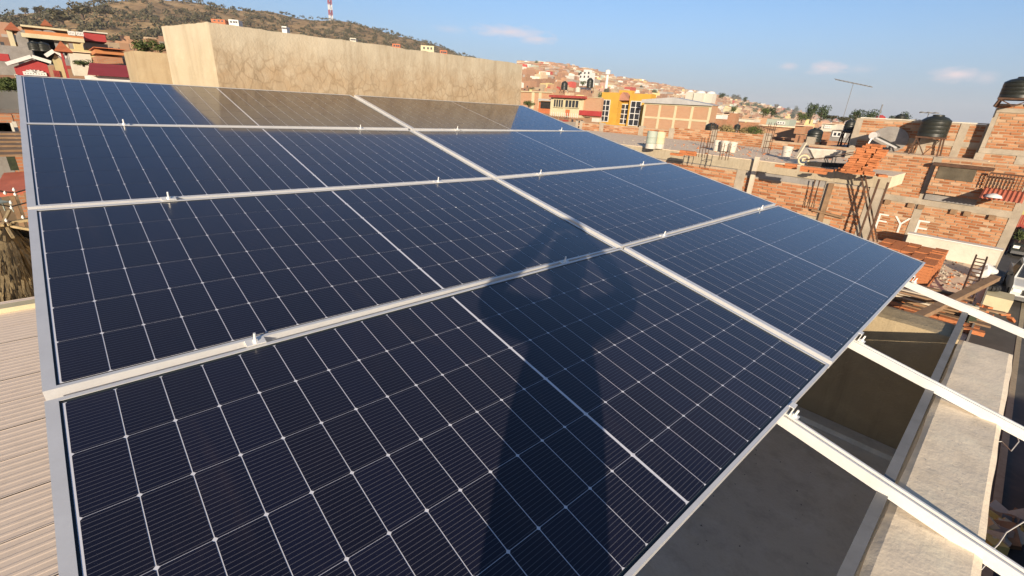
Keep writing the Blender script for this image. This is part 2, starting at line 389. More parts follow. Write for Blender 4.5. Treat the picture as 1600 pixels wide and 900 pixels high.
# ------------------------------------------------------------------ mesh helpers
class MB:
    def __init__(s): s.v = []; s.f = []; s.mi = []

    def add(s, vs, fs, mi=0):
        o = len(s.v); s.v += [tuple(map(float, p)) for p in vs]; s.f += [tuple(i + o for i in f) for f in fs]; s.mi += [mi] * len(fs); return s

    def box(s, x0, x1, y0, y1, z0, z1, mi=0):
        x0, x1 = sorted((x0, x1)); y0, y1 = sorted((y0, y1)); z0, z1 = sorted((z0, z1))
        return s.add([(x0, y0, z0), (x1, y0, z0), (x1, y1, z0), (x0, y1, z0), (x0, y0, z1), (x1, y0, z1), (x1, y1, z1), (x0, y1, z1)],
                     [(0, 3, 2, 1), (4, 5, 6, 7), (0, 1, 5, 4), (1, 2, 6, 5), (2, 3, 7, 6), (3, 0, 4, 7)], mi)

    def bar(s, a, b, w, h=None, up=(0, 0, 1), mi=0):
        h = h or w; a = Vector(a); b = Vector(b); d = (b - a).normalized(); up = Vector(up)
        if abs(d.dot(up)) > 0.98: up = Vector((1, 0, 0))
        x = d.cross(up).normalized() * (w / 2); y = x.cross(d).normalized() * (h / 2)
        vs = [a - x - y, a + x - y, a + x + y, a - x + y, b - x - y, b + x - y, b + x + y, b - x + y]
        return s.add(vs, [(0, 3, 2, 1), (4, 5, 6, 7), (0, 1, 5, 4), (1, 2, 6, 5), (2, 3, 7, 6), (3, 0, 4, 7)], mi)

    def tube(s, pts, r, n=8, mi=0, cap=True):
        pts = [Vector(p) for p in pts]; rs = r if isinstance(r, (list, tuple)) else [r] * len(pts)
        vs = []
        for i, p in enumerate(pts):
            d = (pts[min(i + 1, len(pts) - 1)] - pts[max(i - 1, 0)]).normalized()
            u = Vector((0, 0, 1)) if abs(d.z) < 0.95 else Vector((1, 0, 0))
            x = d.cross(u).normalized(); y = x.cross(d).normalized()
            for k in range(n):
                a = 2 * math.pi * k / n; vs.append(p + (x * math.cos(a) + y * math.sin(a)) * rs[i])
        fs = [(i * n + k, i * n + (k + 1) % n, (i + 1) * n + (k + 1) % n, (i + 1) * n + k) for i in range(len(pts) - 1) for k in range(n)]
        if cap: fs += [tuple(range(n))[::-1], tuple((len(pts) - 1) * n + k for k in range(n))]
        return s.add(vs, fs, mi)

    def lathe(s, prof, n=24, c=(0, 0, 0), mi=0):
        vs = [(c[0] + r * math.cos(2 * math.pi * k / n), c[1] + r * math.sin(2 * math.pi * k / n), c[2] + z) for r, z in prof for k in range(n)]
        fs = [(i * n + k, i * n + (k + 1) % n, (i + 1) * n + (k + 1) % n, (i + 1) * n + k) for i in range(len(prof) - 1) for k in range(n)]
        fs += [tuple(range(n))[::-1], tuple((len(prof) - 1) * n + k for k in range(n))]
        return s.add(vs, fs, mi)

    def build(s, name, mat, parent=None, smooth=False):
        me = bpy.data.meshes.new(name); me.from_pydata(s.v, [], s.f); me.update()
        mats = mat if isinstance(mat, (list, tuple)) else [mat]
        for m in mats: me.materials.append(MAT[m] if isinstance(m, str) else m)
        if len(mats) > 1: me.polygons.foreach_set('material_index', s.mi)
        if smooth:
            me.polygons.foreach_set('use_smooth', [True] * len(me.polygons))
            try: me.set_sharp_from_angle(angle=math.radians(40))
            except Exception: pass
        return link(name, me, parent)


def link(name, me, parent=None):
    o = bpy.data.objects.new(name, me); COL.objects.link(o)
    if parent is not None: o.parent = parent
    return o


def tag(o, label=None, cat=None, group=None, kind=None):
    if label: o['label'] = label
    if cat: o['category'] = cat
    if group: o['group'] = group
    if kind: o['kind'] = kind
    return o


def thing(name, label, cat, loc=(0, 0, 0), rz=0.0, group=None):
    o = bpy.data.objects.new(name, None); COL.objects.link(o); o.empty_display_size = 0.1
    o.location = loc; o.rotation_euler = (0, 0, rz)
    return tag(o, label, cat, group)


def copy_tree(o, parent=None):
    c = o.copy(); COL.objects.link(c); c.parent = parent
    for ch in list(o.children): copy_tree(ch, c)
    return c




def bevel(o, w=0.005, seg=1):
    m = o.modifiers.new('bevel', 'BEVEL'); m.width = w; m.segments = seg; m.limit_method = 'ANGLE'; return o


# ------------------------------------------------------------------ the solar array
TH = math.asin(0.2066); CT, ST = math.cos(TH), math.sin(TH)


def A2W(u, v, h=0.0):   # u along the rows, v down the slope, h above the glass plane
    y = -v; return Vector((u, y * CT - h * ST, y * ST + h * CT))


RV = [0.0, 1.1119, 2.2312, 3.3443, 4.4507]; RU = [0.0, 2.299, 4.598]
ZG = [[0.0031, 0.0137, 0.0143, 0.0117, 0.004], [0.0081, -0.0081, -0.0178, -0.0054, 0.0158], [-0.0114, -0.011, 0.0001, 0.0146, 0.0089]]
PL, PW, FH = 2.281, 1.093, 0.035
LIPX, LIPY = 0.024, 0.011


def frame_mesh():
    b = MB()
    hl, hw = PL / 2, PW / 2
    # lips stand 1.5 mm above the glass; outer walls go down
    b.box(-hl, hl, hw - LIPY, hw, -0.0005, 0.0018); b.box(-hl, hl, -hw, -hw + LIPY, -0.0005, 0.0018)
    b.box(-hl, -hl + LIPX, -hw + LIPY, hw - LIPY, -0.0005, 0.0018); b.box(hl - LIPX * 0.6, hl, -hw + LIPY, hw - LIPY, -0.0005, 0.0018)
    for (x0, x1, y0, y1) in ((-hl, hl, hw - 0.002, hw), (-hl, hl, -hw, -hw + 0.002), (-hl, -hl + 0.002, -hw + 0.002, hw - 0.002), (hl - 0.002, hl, -hw + 0.002, hw - 0.002)):
        b.box(x0, x1, y0, y1, -FH, -0.0005)
    for (x0, x1, y0, y1) in ((-hl + .002, hl - .002, hw - 0.03, hw - .002), (-hl + .002, hl - .002, -hw + .002, -hw + 0.03)):
        b.box(x0, x1, y0, y1, -FH, -FH + 0.0015)
    return b


proto_frame = frame_mesh().build('frame', 'alu')
X0 = -PL / 2 + 0.034; X1 = PL / 2 - 0.030; MID = 0.0095; GX = 0.0024; GY = 0.0014
Y0 = -PW / 2 + 0.020; Y1 = PW / 2 - 0.020
CW = ((X1 - X0 - MID) / 2 - 11 * GX) / 12; CH = (Y1 - Y0 - 5 * GY) / 6
b = MB(); b.box(-PL / 2 + 0.003, PL / 2 - 0.003, -PW / 2 + 0.003, PW / 2 - 0.003, -0.006, -0.0020)
laminate = b.build('laminate', 'laminate_edge', proto_frame)
laminate.parent = None
b = MB(); b.box(X0 - 0.005, X1 + 0.001, Y0 - 0.0, Y1 + 0.0, -0.0020, -0.0012)
backing = b.build('backsheet', 'backsheet')
ch = 0.0042
b = MB(); b.add([(x, y, z) for z in (-0.0012, -0.0007) for (x, y) in ((-CW / 2 + ch, -CH / 2), (CW / 2 - ch, -CH / 2), (CW / 2, -CH / 2 + ch), (CW / 2, CH / 2 - ch), (CW / 2 - ch, CH / 2), (-CW / 2 + ch, CH / 2), (-CW / 2, CH / 2 - ch), (-CW / 2, -CH / 2 + ch))],
              [tuple(range(8, 16))] + [(k, (k + 1) % 8, 8 + (k + 1) % 8, 8 + k) for k in range(8)])
cell0 = b.build('cell', 'cell')
b = MB(); b.box(-0.055, 0.055, -0.0045, 0.0045, -0.0012, -0.0008)
ribbon0 = b.build('ribbon', 'backsheet')
cell_spots = []
for i in range(24):
    x = X0 + CW / 2 + (i % 12) * (CW + GX) + (0 if i < 12 else 12 * CW + 11 * GX + MID)
    for j in range(6): cell_spots.append((x, Y0 + CH / 2 + j * (CH + GY)))
PLAB = [['top row left, partly mirroring the cement block', 'top row right, meeting the right end of the cement block'],
        ['second row from the top, left of the middle seam', 'second row from the top, right of the middle seam'],
        ['third row from the top, left of the middle seam', 'third row from the top, right of the middle seam'],
        ['nearest on the left, under most of the shadow', 'nearest row, right corner above the brick stack']]
first = True
for i in range(4):
    for j in range(2):
        g = lambda a, c: A2W(RU[a], RV[c], ZG[a][c])
        TL, TR, BL, BR = g(j, i), g(j + 1, i), g(j, i + 1), g(j + 1, i + 1)
        cen = (TL + TR + BL + BR) / 4
        cu = 1.1405 if j == 0 else 4.598 - 1.1405
        vv = [(0 + PW / 2), (RV[1] + RV[2]) / 2, (RV[2] + RV[3]) / 2, RV[4] - PW / 2][i]
        ux = (TR + BR - TL - BL).normalized(); vy = (TL + TR - BL - BR); vy = (vy - ux * vy.dot(ux)).normalized(); nz = ux.cross(vy)
        base = A2W(cu, vv); cen = base + nz * ((cen - base).dot(nz))
        root = thing('solar_panel', 'dark blue solar panel, ' + PLAB[i][j], 'solar panel', group='solar panels of the tilted array')
        root.matrix_world = Matrix(((ux.x, vy.x, nz.x, cen.x), (ux.y, vy.y, nz.y, cen.y), (ux.z, vy.z, nz.z, cen.z), (0, 0, 0, 1)))
        parts = [('frame', proto_frame), ('laminate', laminate), ('backsheet', backing)]
        for nm, o in parts:
            if first: o.parent = root
            else:
                c = o.copy(); COL.objects.link(c); c.parent = root
        for k, (x, y) in enumerate(cell_spots):
            if first and k == 0: c = cell0
            else: c = cell0.copy(); COL.objects.link(c)
            c.parent = root; c.location = (x, y, 0)
        for k, y in enumerate((-0.36, 0.0, 0.36)):
            if first and k == 0: c = ribbon0
            else: c = ribbon0.copy(); COL.objects.link(c)
            c.parent = root; c.location = ((X0 + X1) / 2 + 0.0, y, 0); c.rotation_euler = (0, 0, math.pi / 2)
        first = False

# rails, running down the slope under the panels and on past the lower edge
def rail_mesh(v0, v1):
    prof = [(-.018, -.0405), (.018, -.0405), (.018, -.0005), (.0095, -.0005), (.0095, -.0235), (.0035, -.0235), (.0035, -.012), (-.0035, -.012), (-.0035, -.0235), (-.0095, -.0235), (-.0095, -.0005), (-.018, -.0005)]
    n = len(prof); b = MB(); b.add([(x, v0, z) for x, z in prof] + [(x, v1, z) for x, z in prof], [(k, (k + 1) % n, n + (k + 1) % n, n + k) for k in range(n)] + [tuple(range(n))[::-1], tuple(range(n, 2 * n))])
    return b


slope_rot = Matrix.Rotation(TH, 4, 'X')
RAILU = [0.44, 1.84, 2.76, 4.15]
RLAB = ['white aluminium rail hidden beneath the left ends of the near panels', 'nearest white slotted aluminium rail running out over the parapet',
        'middle white slotted aluminium rail running out over the parapet', 'farthest white slotted aluminium rail, above the brick stacks']
for k, u in enumerate(RAILU):
    bl, L0 = (2.0, 'mounting_rail')
    r = rail_mesh(-0.03, -6.4).build('mounting_rail', 'alu_rail')
    r.matrix_world = Matrix.Translation(A2W(u, 0, -FH - 0.001)) @ slope_rot
    tag(r, RLAB[k], 'rail', 'rails carrying the solar panels')
# clamps with bolt, washer
def clamp(u, v, end, label, rail_label):
    t = thing('panel_clamp', label, 'clamp', group='clamps with bolts holding the panels')
    t.matrix_world = Matrix.Translation(A2W(u, v, ZG[min(2, int(u / 2.3 + .5))][min(4, int(v / 1.1 + .4))] * 0.6)) @ slope_rot
    b = MB()
    if end:
        b.box(-.018, .018, -.006, .010, .0019, .0042); b.box(-.018, .018, -.0085, -.006, -.034, .0042); b.box(-.018, .018, -.034, -.0085, -.034, -.0315)
        bz = -.0305; by = -.021
    else:
        b.box(-.026, .026, -.017, .017, .0022, .0052); b.box(-.026, .026, -.0085, -.006, -.024, .0022); b.box(-.026, .026, .006, .0085, -.024, .0022)
        bz = .0052; by = 0
    b.build('bracket', 'alu_rail', t)
    b = MB(); b.tube([(0, by, bz - .001), (0, by, bz + .028)], .0036, 8); b.build('bolt', 'alu_rail', t)
    b = MB(); b.tube([(0, by, bz), (0, by, bz + .006)], .0078, 6); b.build('nut', 'alu_rail', t)


CL = {1: [0.42, 1.85, 2.77, 4.165], 2: [0.436, 1.83, 2.75, 4.13], 3: [0.453, 1.833, 2.75, 4.26]}
rown = {1: 'top two rows', 2: 'middle rows', 3: 'lower two rows'}
posn = ['leftmost', 'second from left', 'third from left', 'rightmost']
for r_, us in CL.items():
    for k, u in enumerate(us):
        clamp(u, RV[r_], False, 'clamp with upright bolt, %s in the seam between the %s' % (posn[k], rown[r_]), k)
for k, u in enumerate(RAILU):
    clamp(u, RV[4] + 0.0035, True, 'end clamp with bolt at the lower panel edge, ' + ['hidden below the frame', 'nearest the viewer on its rail', 'on the middle rail', 'on the farthest rail'][k], k)

# steel beam under the rails over the parapet
def channel(p0, p1, w, h, name, mat, label, cat):
    b = MB(); x0, x1 = p0[0], p1[0]; y, z = p0[1], p0[2]; t = .004
    b.box(x0, x1, y - w / 2, y + w / 2, z - t, z); b.box(x0, x1, y - w / 2, y - w / 2 + t, z - h, z - t); b.box(x0, x1, y + w / 2 - t, y + w / 2, z - h, z - t)
    b.box(x0, x1, y - w / 2 + t, y - w / 2 + .018, z - h, z - h + t); b.box(x0, x1, y + w / 2 - .018, y + w / 2 - t, z - h, z - h + t)
    return tag(b.build(name, mat), label, cat)


pb = A2W(0, 4.75, -FH - .0425)
channel((0.45, pb.y - .032, pb.z - .001), (4.22, pb.y - .032, pb.z - .001), .030, .05, 'steel_beam', 'steel', 'grey galvanised steel channel lying under the rails along the parapet', 'beam')
for k, x in enumerate((1.3,)):
    b = MB(); b.box(x, x + .05, pb.y - .025, pb.y + .025, -1.92, pb.z - .055)
    tag(b.build('steel_post', 'steel'), ['square steel post under the near end of the channel beam', 'square steel post under the far end of the channel beam'][k], 'post')
p2 = A2W(0, .35, -FH - .0425)
channel((0.02, p2.y, p2.z - .006), (4.5, p2.y, p2.z - .006), .066, .075, 'steel_beam', 'steel', 'grey steel channel under the top row of panels beside the block', 'beam')

# ------------------------------------------------------------------ own roof
b = MB(); FZ_ = 1.921; b.box(-0.02, 3.622, -4.689, 0.2, -2.12, -FZ_)
b.box(-0.5, .77, -5.9, -4.69, -2.119, -FZ_)
fl = b.build('roof_floor', 'floor'); tag(fl, kind='structure')
# parapet with a roughly trowelled top
def rough_slab(x0, x1, y0, y1, z0, z1, amp=.006, st=.03, seed=0):
    nx = max(2, int((x1 - x0) / st)); ny = max(2, int((y1 - y0) / st)); rnd = random.Random(seed)
    import mathutils.noise as mn
    b = MB(); vs = []
    for i in range(nx + 1):
        for j in range(ny + 1):
            x = x0 + (x1 - x0) * i / nx; y = y0 + (y1 - y0) * j / ny
            e = 1 if 0 < i < nx and 0 < j < ny else 0
            h = mn.fractal(Vector((x * 3, y * 3, seed)), 1.0, 2.0, 5) * amp
            ox = mn.noise(Vector((x * 4, y * 4, 7))) * .006
            vs.append((x, y + (0 if e else ox), z1 + h - (0 if e else .006)))
    fs = [(i * (ny + 1) + j, (i + 1) * (ny + 1) + j, (i + 1) * (ny + 1) + j + 1, i * (ny + 1) + j + 1) for i in range(nx) for j in range(ny)]
    ring = [i * (ny + 1) for i in range(nx + 1)] + [nx * (ny + 1) + j for j in range(1, ny + 1)] + [i * (ny + 1) + ny for i in range(nx - 1, -1, -1)] + [j for j in range(ny - 1, 0, -1)]
    o = len(vs); vs += [(vs[k][0], vs[k][1], z0) for k in ring]; n = len(ring)
    fs += [(ring[k], o + k, o + (k + 1) % n, ring[(k + 1) % n]) for k in range(n)]
    b.add(vs, fs); return b


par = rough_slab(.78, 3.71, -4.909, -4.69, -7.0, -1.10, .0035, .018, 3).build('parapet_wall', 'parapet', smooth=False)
tag(par, 'pale rough cement parapet topping the roof edge under the rails', 'wall')
b = rough_slab(3.622, 3.88, -4.688, 0.15, -7.0, -1.075, .006, .05, 5)
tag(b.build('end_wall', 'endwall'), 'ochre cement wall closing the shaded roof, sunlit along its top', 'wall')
b = MB(); b.box(3.51, 3.62, -4.68, .1, -1.92, -1.885); b.build('floor_curb', 'floor', fl)
# block behind the array
bl = thing('cement_block', 'large rendered cement block rising behind the panels', 'wall')
tl = at_y(325.3, 32.7, .2); tr = at_y(816.5, 101.5, .2); ZT = (tl[2] + tr[2]) / 2
lb = at_z(252, 41, ZT)
xl, xr = tl[0], tr[0]
front = [(xl, .2), (xr, .2)]; poly = [(xl, .2), (xr, .2), (xr, 2.6), (lb[0] + .9, 2.6), (lb[0], lb[1])]
import mathutils.noise as mnz
b = MB(); n = len(poly)
b.add([(x, y, -2.1) for x, y in poly] + [(x, y, ZT) for x, y in poly], [(k, (k + 1) % n, n + (k + 1) % n, n + k) for k in (1, 2, 3)])
b.build('rear_faces', 'render_side', bl)


def rough_face(p0, p1, z0, z1, name, mat, seed, amp=.006, st=.022):
    p0, p1 = Vector((*p0, 0)), Vector((*p1, 0)); L = (p1 - p0).length; d = (p1 - p0) / L; nrm = Vector((d.y, -d.x, 0)); nx, nz = int(L / st), int((z1 - z0) / st); b = MB(); vs = []
    for i in range(nx + 1):
        tz = mnz.noise(Vector((i * st * 3, seed, 0))) * .010 + mnz.noise(Vector((i * st * 14, seed, 4))) * .005
        for k in range(nz + 1):
            q = Vector((i * st * 2.2, k * st * 2.2, seed)); o = mnz.fractal(q, .9, 2.1, 6) * amp * (0 if i in (0, nx) else 1)
            p = p0 + d * (L * i / nx) + nrm * o; w = k / nz; vs.append((p.x, p.y, z0 + (z1 - z0) * w + tz * w ** 6))
        c = p0 + d * (L * i / nx) - nrm * .25; vs.append((c.x, c.y, z1 + tz))
    m = nz + 2
    b.add(vs, [(i * m + k, (i + 1) * m + k, (i + 1) * m + k + 1, i * m + k + 1) for i in range(nx) for k in range(nz + 1)]); return b.build(name, mat, bl, False)


a0, a1 = poly[-1], poly[0]
rough_face(poly[0], poly[1], -.45, ZT, 'front_face', 'render_block', 3)
rough_face(a0, a1, -.45, ZT, 'side_face', 'render_side', 9)
b = MB(); q_ = [(x, y) for x, y in poly]; b.add([(x + .0, y + .03, ZT - .012) for x, y in q_], [tuple(range(5))]); b.build('top_face', 'render_side', bl)
# small lower wall at left of it
s0 = at_r(208, 79, 8.2); s1 = at_z(268, 84, s0[2]); s2 = at_z(193, 82, s0[2])
poly = [(s0[0], s0[1]), (s1[0] + .6, s1[1] + (s1[1] - s0[1]) * .6 / (s1[0] - s0[0])), (s1[0] + .6, s1[1] + 2), (s2[0] + .5, s2[1] + 1.5), (s2[0], s2[1])]
b = MB(); n = 5; b.add([(x, y, -7) for x, y in poly] + [(x, y, s0[2]) for x, y in poly], [(k, (k + 1) % n, n + (k + 1) % n, n + k) for k in range(n)] + [tuple(range(n, 2 * n))])
tag(b.build('small_cement_wall', 'render_small'), 'lower stained cement wall just left of the big block', 'wall')
# sheet metal roof on the left: one sheet per pitch
sr = thing('sheet_roof', 'beige ribbed sheet metal roof beside the left edge of the array', 'roof')
rnd = random.Random(2)
y = -6.0; k = 0
prof = []
while y < 0.30:
    b = MB(); w = 0.30; x0, x1 = -5.5, -.02; z = -1.70 + (k % 2) * .001
    pts = [(0, .0025), (.008, .0025), (.014, 0)] + [q for c in range(1, 6) for q in ((.05 * c - .012, 0), (.05 * c - .006, .0011), (.05 * c + .006, .0011), (.05 * c + .012, 0))] + [(.288, 0), (.296, .0015)]
    m = len(pts); b.add([(x0, y + p, z + q) for p, q in pts] + [(x1, y + p, z + q) for p, q in pts], [(i, i + 1, m + i + 1, m + i) for i in range(m - 1)])
    o = b.build('sheet', 'beige_sheet', sr); y += w; k += 1
b = MB(); b.box(-5.5, -.02, .31, .42, -1.9, -1.66); b.build('edge_trim', 'cream', sr)
b = MB(); b.box(-5.5, -.04, -6, .30, -7, -1.76); b.build('wall', 'grey', sr)

# ------------------------------------------------------------------ photographer (outside the frame, throws the long shadow)
def person(cx, cy, zf):
    root = thing('person', 'person with both arms raised overhead holding a phone, whose shadow lies on the panels', 'person', (cx, cy, zf), math.atan2(.6741, .6384) - math.pi / 2)
    me = bpy.data.meshes.new('body')
    S = 1.0
    V = {'pel': (0, 0, 1.05, .15, .13), 'wai': (0, 0, 1.22, .14, .12), 'che': (0, .01, 1.46, .165, .12), 'nkb': (0, 0, 1.62, .09, .07), 'nk': (0, .015, 1.69, .055, .055), 'hd': (0, .03, 1.78, .07, .09), 'ht': (0, .02, 1.87, .06, .08)}
    for sg, s in (('l', -1), ('r', 1)):
        V['sh' + sg] = (s * .15, .0, 1.63, .065, .065); V['el' + sg] = (s * .315, .09, 1.665, .05, .05); V['fm' + sg] = (s * .20, .18, 1.78, .048, .044); V['wr' + sg] = (s * .10, .245, 1.87, .034, .030); V['ha' + sg] = (s * .08, .26, 1.93, .032, .02)
        V['hi' + sg] = (s * .085, 0, .97, .09, .09); V['kn' + sg] = (s * .10, .02, .53, .058, .058); V['an' + sg] = (s * .11, -.01, .09, .038, .038); V['fo' + sg] = (s * .13, .14, .035, .035, .03)
    E = [('pel', 'wai'), ('wai', 'che'), ('che', 'nkb'), ('nkb', 'nk'), ('nk', 'hd'), ('hd', 'ht')]
    for s in 'lr': E += [('nkb', 'sh' + s), ('sh' + s, 'el' + s), ('el' + s, 'fm' + s), ('fm' + s, 'wr' + s), ('wr' + s, 'ha' + s), ('pel', 'hi' + s), ('hi' + s, 'kn' + s), ('kn' + s, 'an' + s), ('an' + s, 'fo' + s)]
    # fingers: short chains rooted in the palm, curled round the phone
    for sg, s in (('l', -1), ('r', 1)):
        for q in range(4):
            n1, n2 = 'f%s%d' % (sg, q), 'g%s%d' % (sg, q)
            V[n1] = (s * (.075 - .0), .285 + .0, 1.93 + .018 * q - .02, .009, .009); V[n2] = (s * .058, .268, 1.935 + .018 * q - .02, .008, .008); E += [('ha' + sg, n1), (n1, n2)]
        V['t' + sg] = (s * .07, .235, 1.91, .010, .010); E += [('ha' + sg, 't' + sg)]
    ks = list(V); me.from_pydata([V[k][:3] for k in ks], [(ks.index(a), ks.index(c)) for a, c in E], [])
    me.materials.append(MAT['clothes'])
    o = link('body', me, root)
    sk = o.modifiers.new('skin', 'SKIN')
    for i, k in enumerate(ks):
        me.skin_vertices[0].data[i].radius = V[k][3:5]
    me.skin_vertices[0].data[0].use_root = True
    o.modifiers.new('sub', 'SUBSURF').levels = 1
    o.modifiers['sub'].render_levels = 2
    b = MB(); b.lathe([(.088, -.05), (.098, .0), (.10, .05), (.085, .10), (.055, .13), (.01, .142)], 16, (0, .01, 1.81)); b.build('hair', 'hair', root, True)
    b = MB(); b.tube([(0, .105, 1.79), (0, .132, 1.765), (0, .108, 1.75)], [.01, .015, .01], 6); b.build('nose', 'skin', root)
    return root


# phone centre a few mm behind the lens; hands at z = zf + 2.05
FL = -2.1
vd = Vector((.6384, .6741, 0)).normalized()
person(CAM[0] - vd.x * .285, CAM[1] - vd.y * .285, CAM[2] - 1.935)
bp_ = Vector((CAM[0] - vd.x * .30, CAM[1] - vd.y * .30, 0)); lft = Vector((-vd.y, vd.x, 0)); q_ = bp_ + lft * .235
b = MB(); b.box(-.06, .06, -.15, .15, 0, .36); b.box(-.015, .015, -.04, .04, .36, .42)
o = b.build('shoulder_bag', 'dark'); bevel(o, .02, 2); o.location = (q_.x, q_.y, CAM[2] - 1.935 + .86); o.rotation_euler = (0, 0, math.atan2(vd.y, vd.x) - math.pi / 2); tag(o, 'dark shoulder bag hanging at the left hip of the photographer', 'bag')
ph = MB(); ph.box(-.075, .075, -.036, .036, .012, .020)
pho = ph.build('mobile_phone', 'dark'); bevel(pho, .003, 2); pho.matrix_world = cam.matrix_world.copy()
tag(pho, 'black mobile phone held up in both hands taking the picture', 'phone')

# ------------------------------------------------------------------ terrain (one sheet to the horizon)
RIDGE_PX = [(-60, 36), (0, 26), (35, 22), (60, 18), (110, 10), (160, 2), (230, -4), (320, 4), (400, 17), (460, 24), (520, 31), (560, 38), (600, 46), (650, 61),
            (700, 75), (750, 94), (790, 101), (830, 102), (870, 105), (925, 113), (960, 124), (1000, 128), (1050, 138), (1120, 150), (1180, 163), (1240, 173), (1300, 186), (1400, 194), (1540, 208)]
_ra = []
for (x, y) in RIDGE_PX:
    v = pix_dir(x, y); _ra.append((math.degrees(math.atan2(v[1], v[0])), math.degrees(math.asin(v[2]))))
_ra.sort()
RAZ = [-90, -20] + [a for a, e in _ra] + [115, 180]; REL = [-.1, -.1] + [e for a, e in _ra] + [2.0, .2]
_ra2 = [(-90, 2500), (3, 2500), (10, 2200), (15, 2000), (20, 1500), (26, 1200), (33, 1000), (39, 850), (43, 700), (50, 620), (61, 620), (67, 600), (75, 560), (82, 520), (90, 430), (105, 400), (180, 500)]


def ridge(az): return float(np.interp(az, RAZ, REL)), float(np.interp(az, [a for a, r in _ra2], [r for a, r in _ra2]))


GZ = -7.0


def ground_z(az, r):
    if r <= 60: return GZ
    E, Rr = ridge(az)
    e0 = math.degrees(math.atan((GZ - CAM[2]) / 60))
    if r <= Rr:
        t = math.log(r / 60) / math.log(Rr / 60); e = e0 + (E - e0) * (t ** 1.0)
        return CAM[2] + r * math.tan(math.radians(e))
    zr = CAM[2] + Rr * math.tan(math.radians(E))
    return zr - min(1.0, (r - Rr) / 1500) * max(0.0, zr - (-8)) * 0.9


def polar(az, r, dz=0.0):
    a = math.radians(az); return (CAM[0] + r * math.cos(a), CAM[1] + r * math.sin(a), ground_z(az, r) + dz)


azs = [-180 + 5 * k for k in range(34)] + [-10 + 1.0 * k for k in range(131)] + [125 + 5 * k for k in range(12)]
rs = [0.5, 20, 40, 60] + [60 * (1.055 ** k) for k in range(1, 46)] + [800, 900, 1000, 1150, 1300, 1500, 1750, 2000, 2250, 2500, 3000, 4000, 6000, 9000, 14000]
rs = sorted(set(rs))
b = MB(); vs = []
for az in azs:
    for r in rs:
        a = math.radians(az); jit = 1 + 0.0
        zz = ground_z(az, r) if -100 < az else GZ
        if r > 100 and az > -30: zz += math.sin(r * .031 + az * .9) * .004 * r * (0.25 if az < 48 else 0.5) * min(1, (r - 100) / 200)
        vs.append((CAM[0] + r * math.cos(a), CAM[1] + r * math.sin(a), zz))
m = len(rs); n = len(azs)
fs = [(i * m + j, i * m + j + 1, ((i + 1) % n) * m + j + 1, ((i + 1) % n) * m + j) for i in range(n) for j in range(m - 1)]
b.add(vs, fs); o = b.build('terrain', 'terrain', smooth=True); tag(o, kind='structure')

# street beside the house, with kerb and pavement
b = MB(); b.box(-60, 120, -13, -6.2, GZ - .2, GZ + .02); tag(b.build('street', 'asphalt'), kind='structure')
b = MB(); b.box(-60, 120, -6.2, -4.93, GZ - .2, GZ + .14); tag(b.build('pavement', 'sidewalk'), kind='structure')
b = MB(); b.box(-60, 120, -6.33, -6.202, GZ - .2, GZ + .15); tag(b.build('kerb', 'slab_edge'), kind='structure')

# ------------------------------------------------------------------ brick walls
BL, BH, BD, MJ = 0.235, 0.060, 0.11, 0.024


def bricks(parent, X, ya, yb, z0, z1, holes=(), n_ind=0, seed=0, scale=1.0, depth=.02, axis='x', back=.14, mortar=True):
    """courses of single bricks on a mortar core. The face looks to -x (axis x) at x=X, or to -y (axis y) at y=X"""
    rnd = random.Random(seed); L, H, J = BL * scale, BH * scale, MJ * scale
    ya, yb = sorted((ya, yb)); z0, z1 = sorted((z0, z1))
    def bx(mb, a0, a1, q0, q1, f0, f1):
        if axis == 'x': mb.box(f0, f1, a0, a1, q0, q1)
        else: mb.box(a0, a1, f0, f1, q0, q1)
    if mortar:
        mb = MB(); bx(mb, ya, yb, z0, z1, X, X + back); mb.build('mortar_core', 'mortar', parent)
    spots = []; z = z0; row = 0
    while z + H <= z1 + .002:
        y = ya - (row % 2) * (L + J) / 2 + rnd.uniform(-.03, .03)
        while y < yb:
            l = L * rnd.uniform(.92, 1.05); a0, a1 = max(y, ya), min(y + l, yb)
            if a1 - a0 > .05 and not any(h[0] < (a0 + a1) / 2 < h[1] and h[2] < z + H / 2 < h[3] for h in holes):
                spots.append((a0, a1, z + rnd.uniform(-.004, .004), rnd.uniform(.2, 1) * depth))
            y += l + J * rnd.uniform(.7, 1.4)
        z += H + J; row += 1
    if n_ind:
        # nearest first become single parts, unit brick scaled
        unit = UNIT.get(axis)
        for (a0, a1, q, d) in spots[:n_ind]:
            if unit is None:
                u = MB(); u.box(-.5, .5, -.5, .5, -.5, .5); me = bpy.data.meshes.new('brick'); me.from_pydata(u.v, [], u.f); me.materials.append(MAT['brick_one']); UNIT[axis] = unit = me
            o = bpy.data.objects.new('brick', unit); COL.objects.link(o); o.parent = parent
            if axis == 'x': o.location = (X - d / 2, (a0 + a1) / 2, q + H / 2); o.scale = (d + .01, a1 - a0, H)
            else: o.location = ((a0 + a1) / 2, X - d / 2, q + H / 2); o.scale = (a1 - a0, d + .01, H)
        spots = spots[n_ind:]
    if spots:
        mb = MB()
        for (a0, a1, q, d) in spots: bx(mb, a0, a1, q, q + H, X - d, X + .01)
        o = mb.build('brick', 'brick', parent); o['kind'] = 'stuff'


UNIT = {}


def ypx(x, y, X): p = at_x(x, y, X); return float(p[1]), float(p[2])


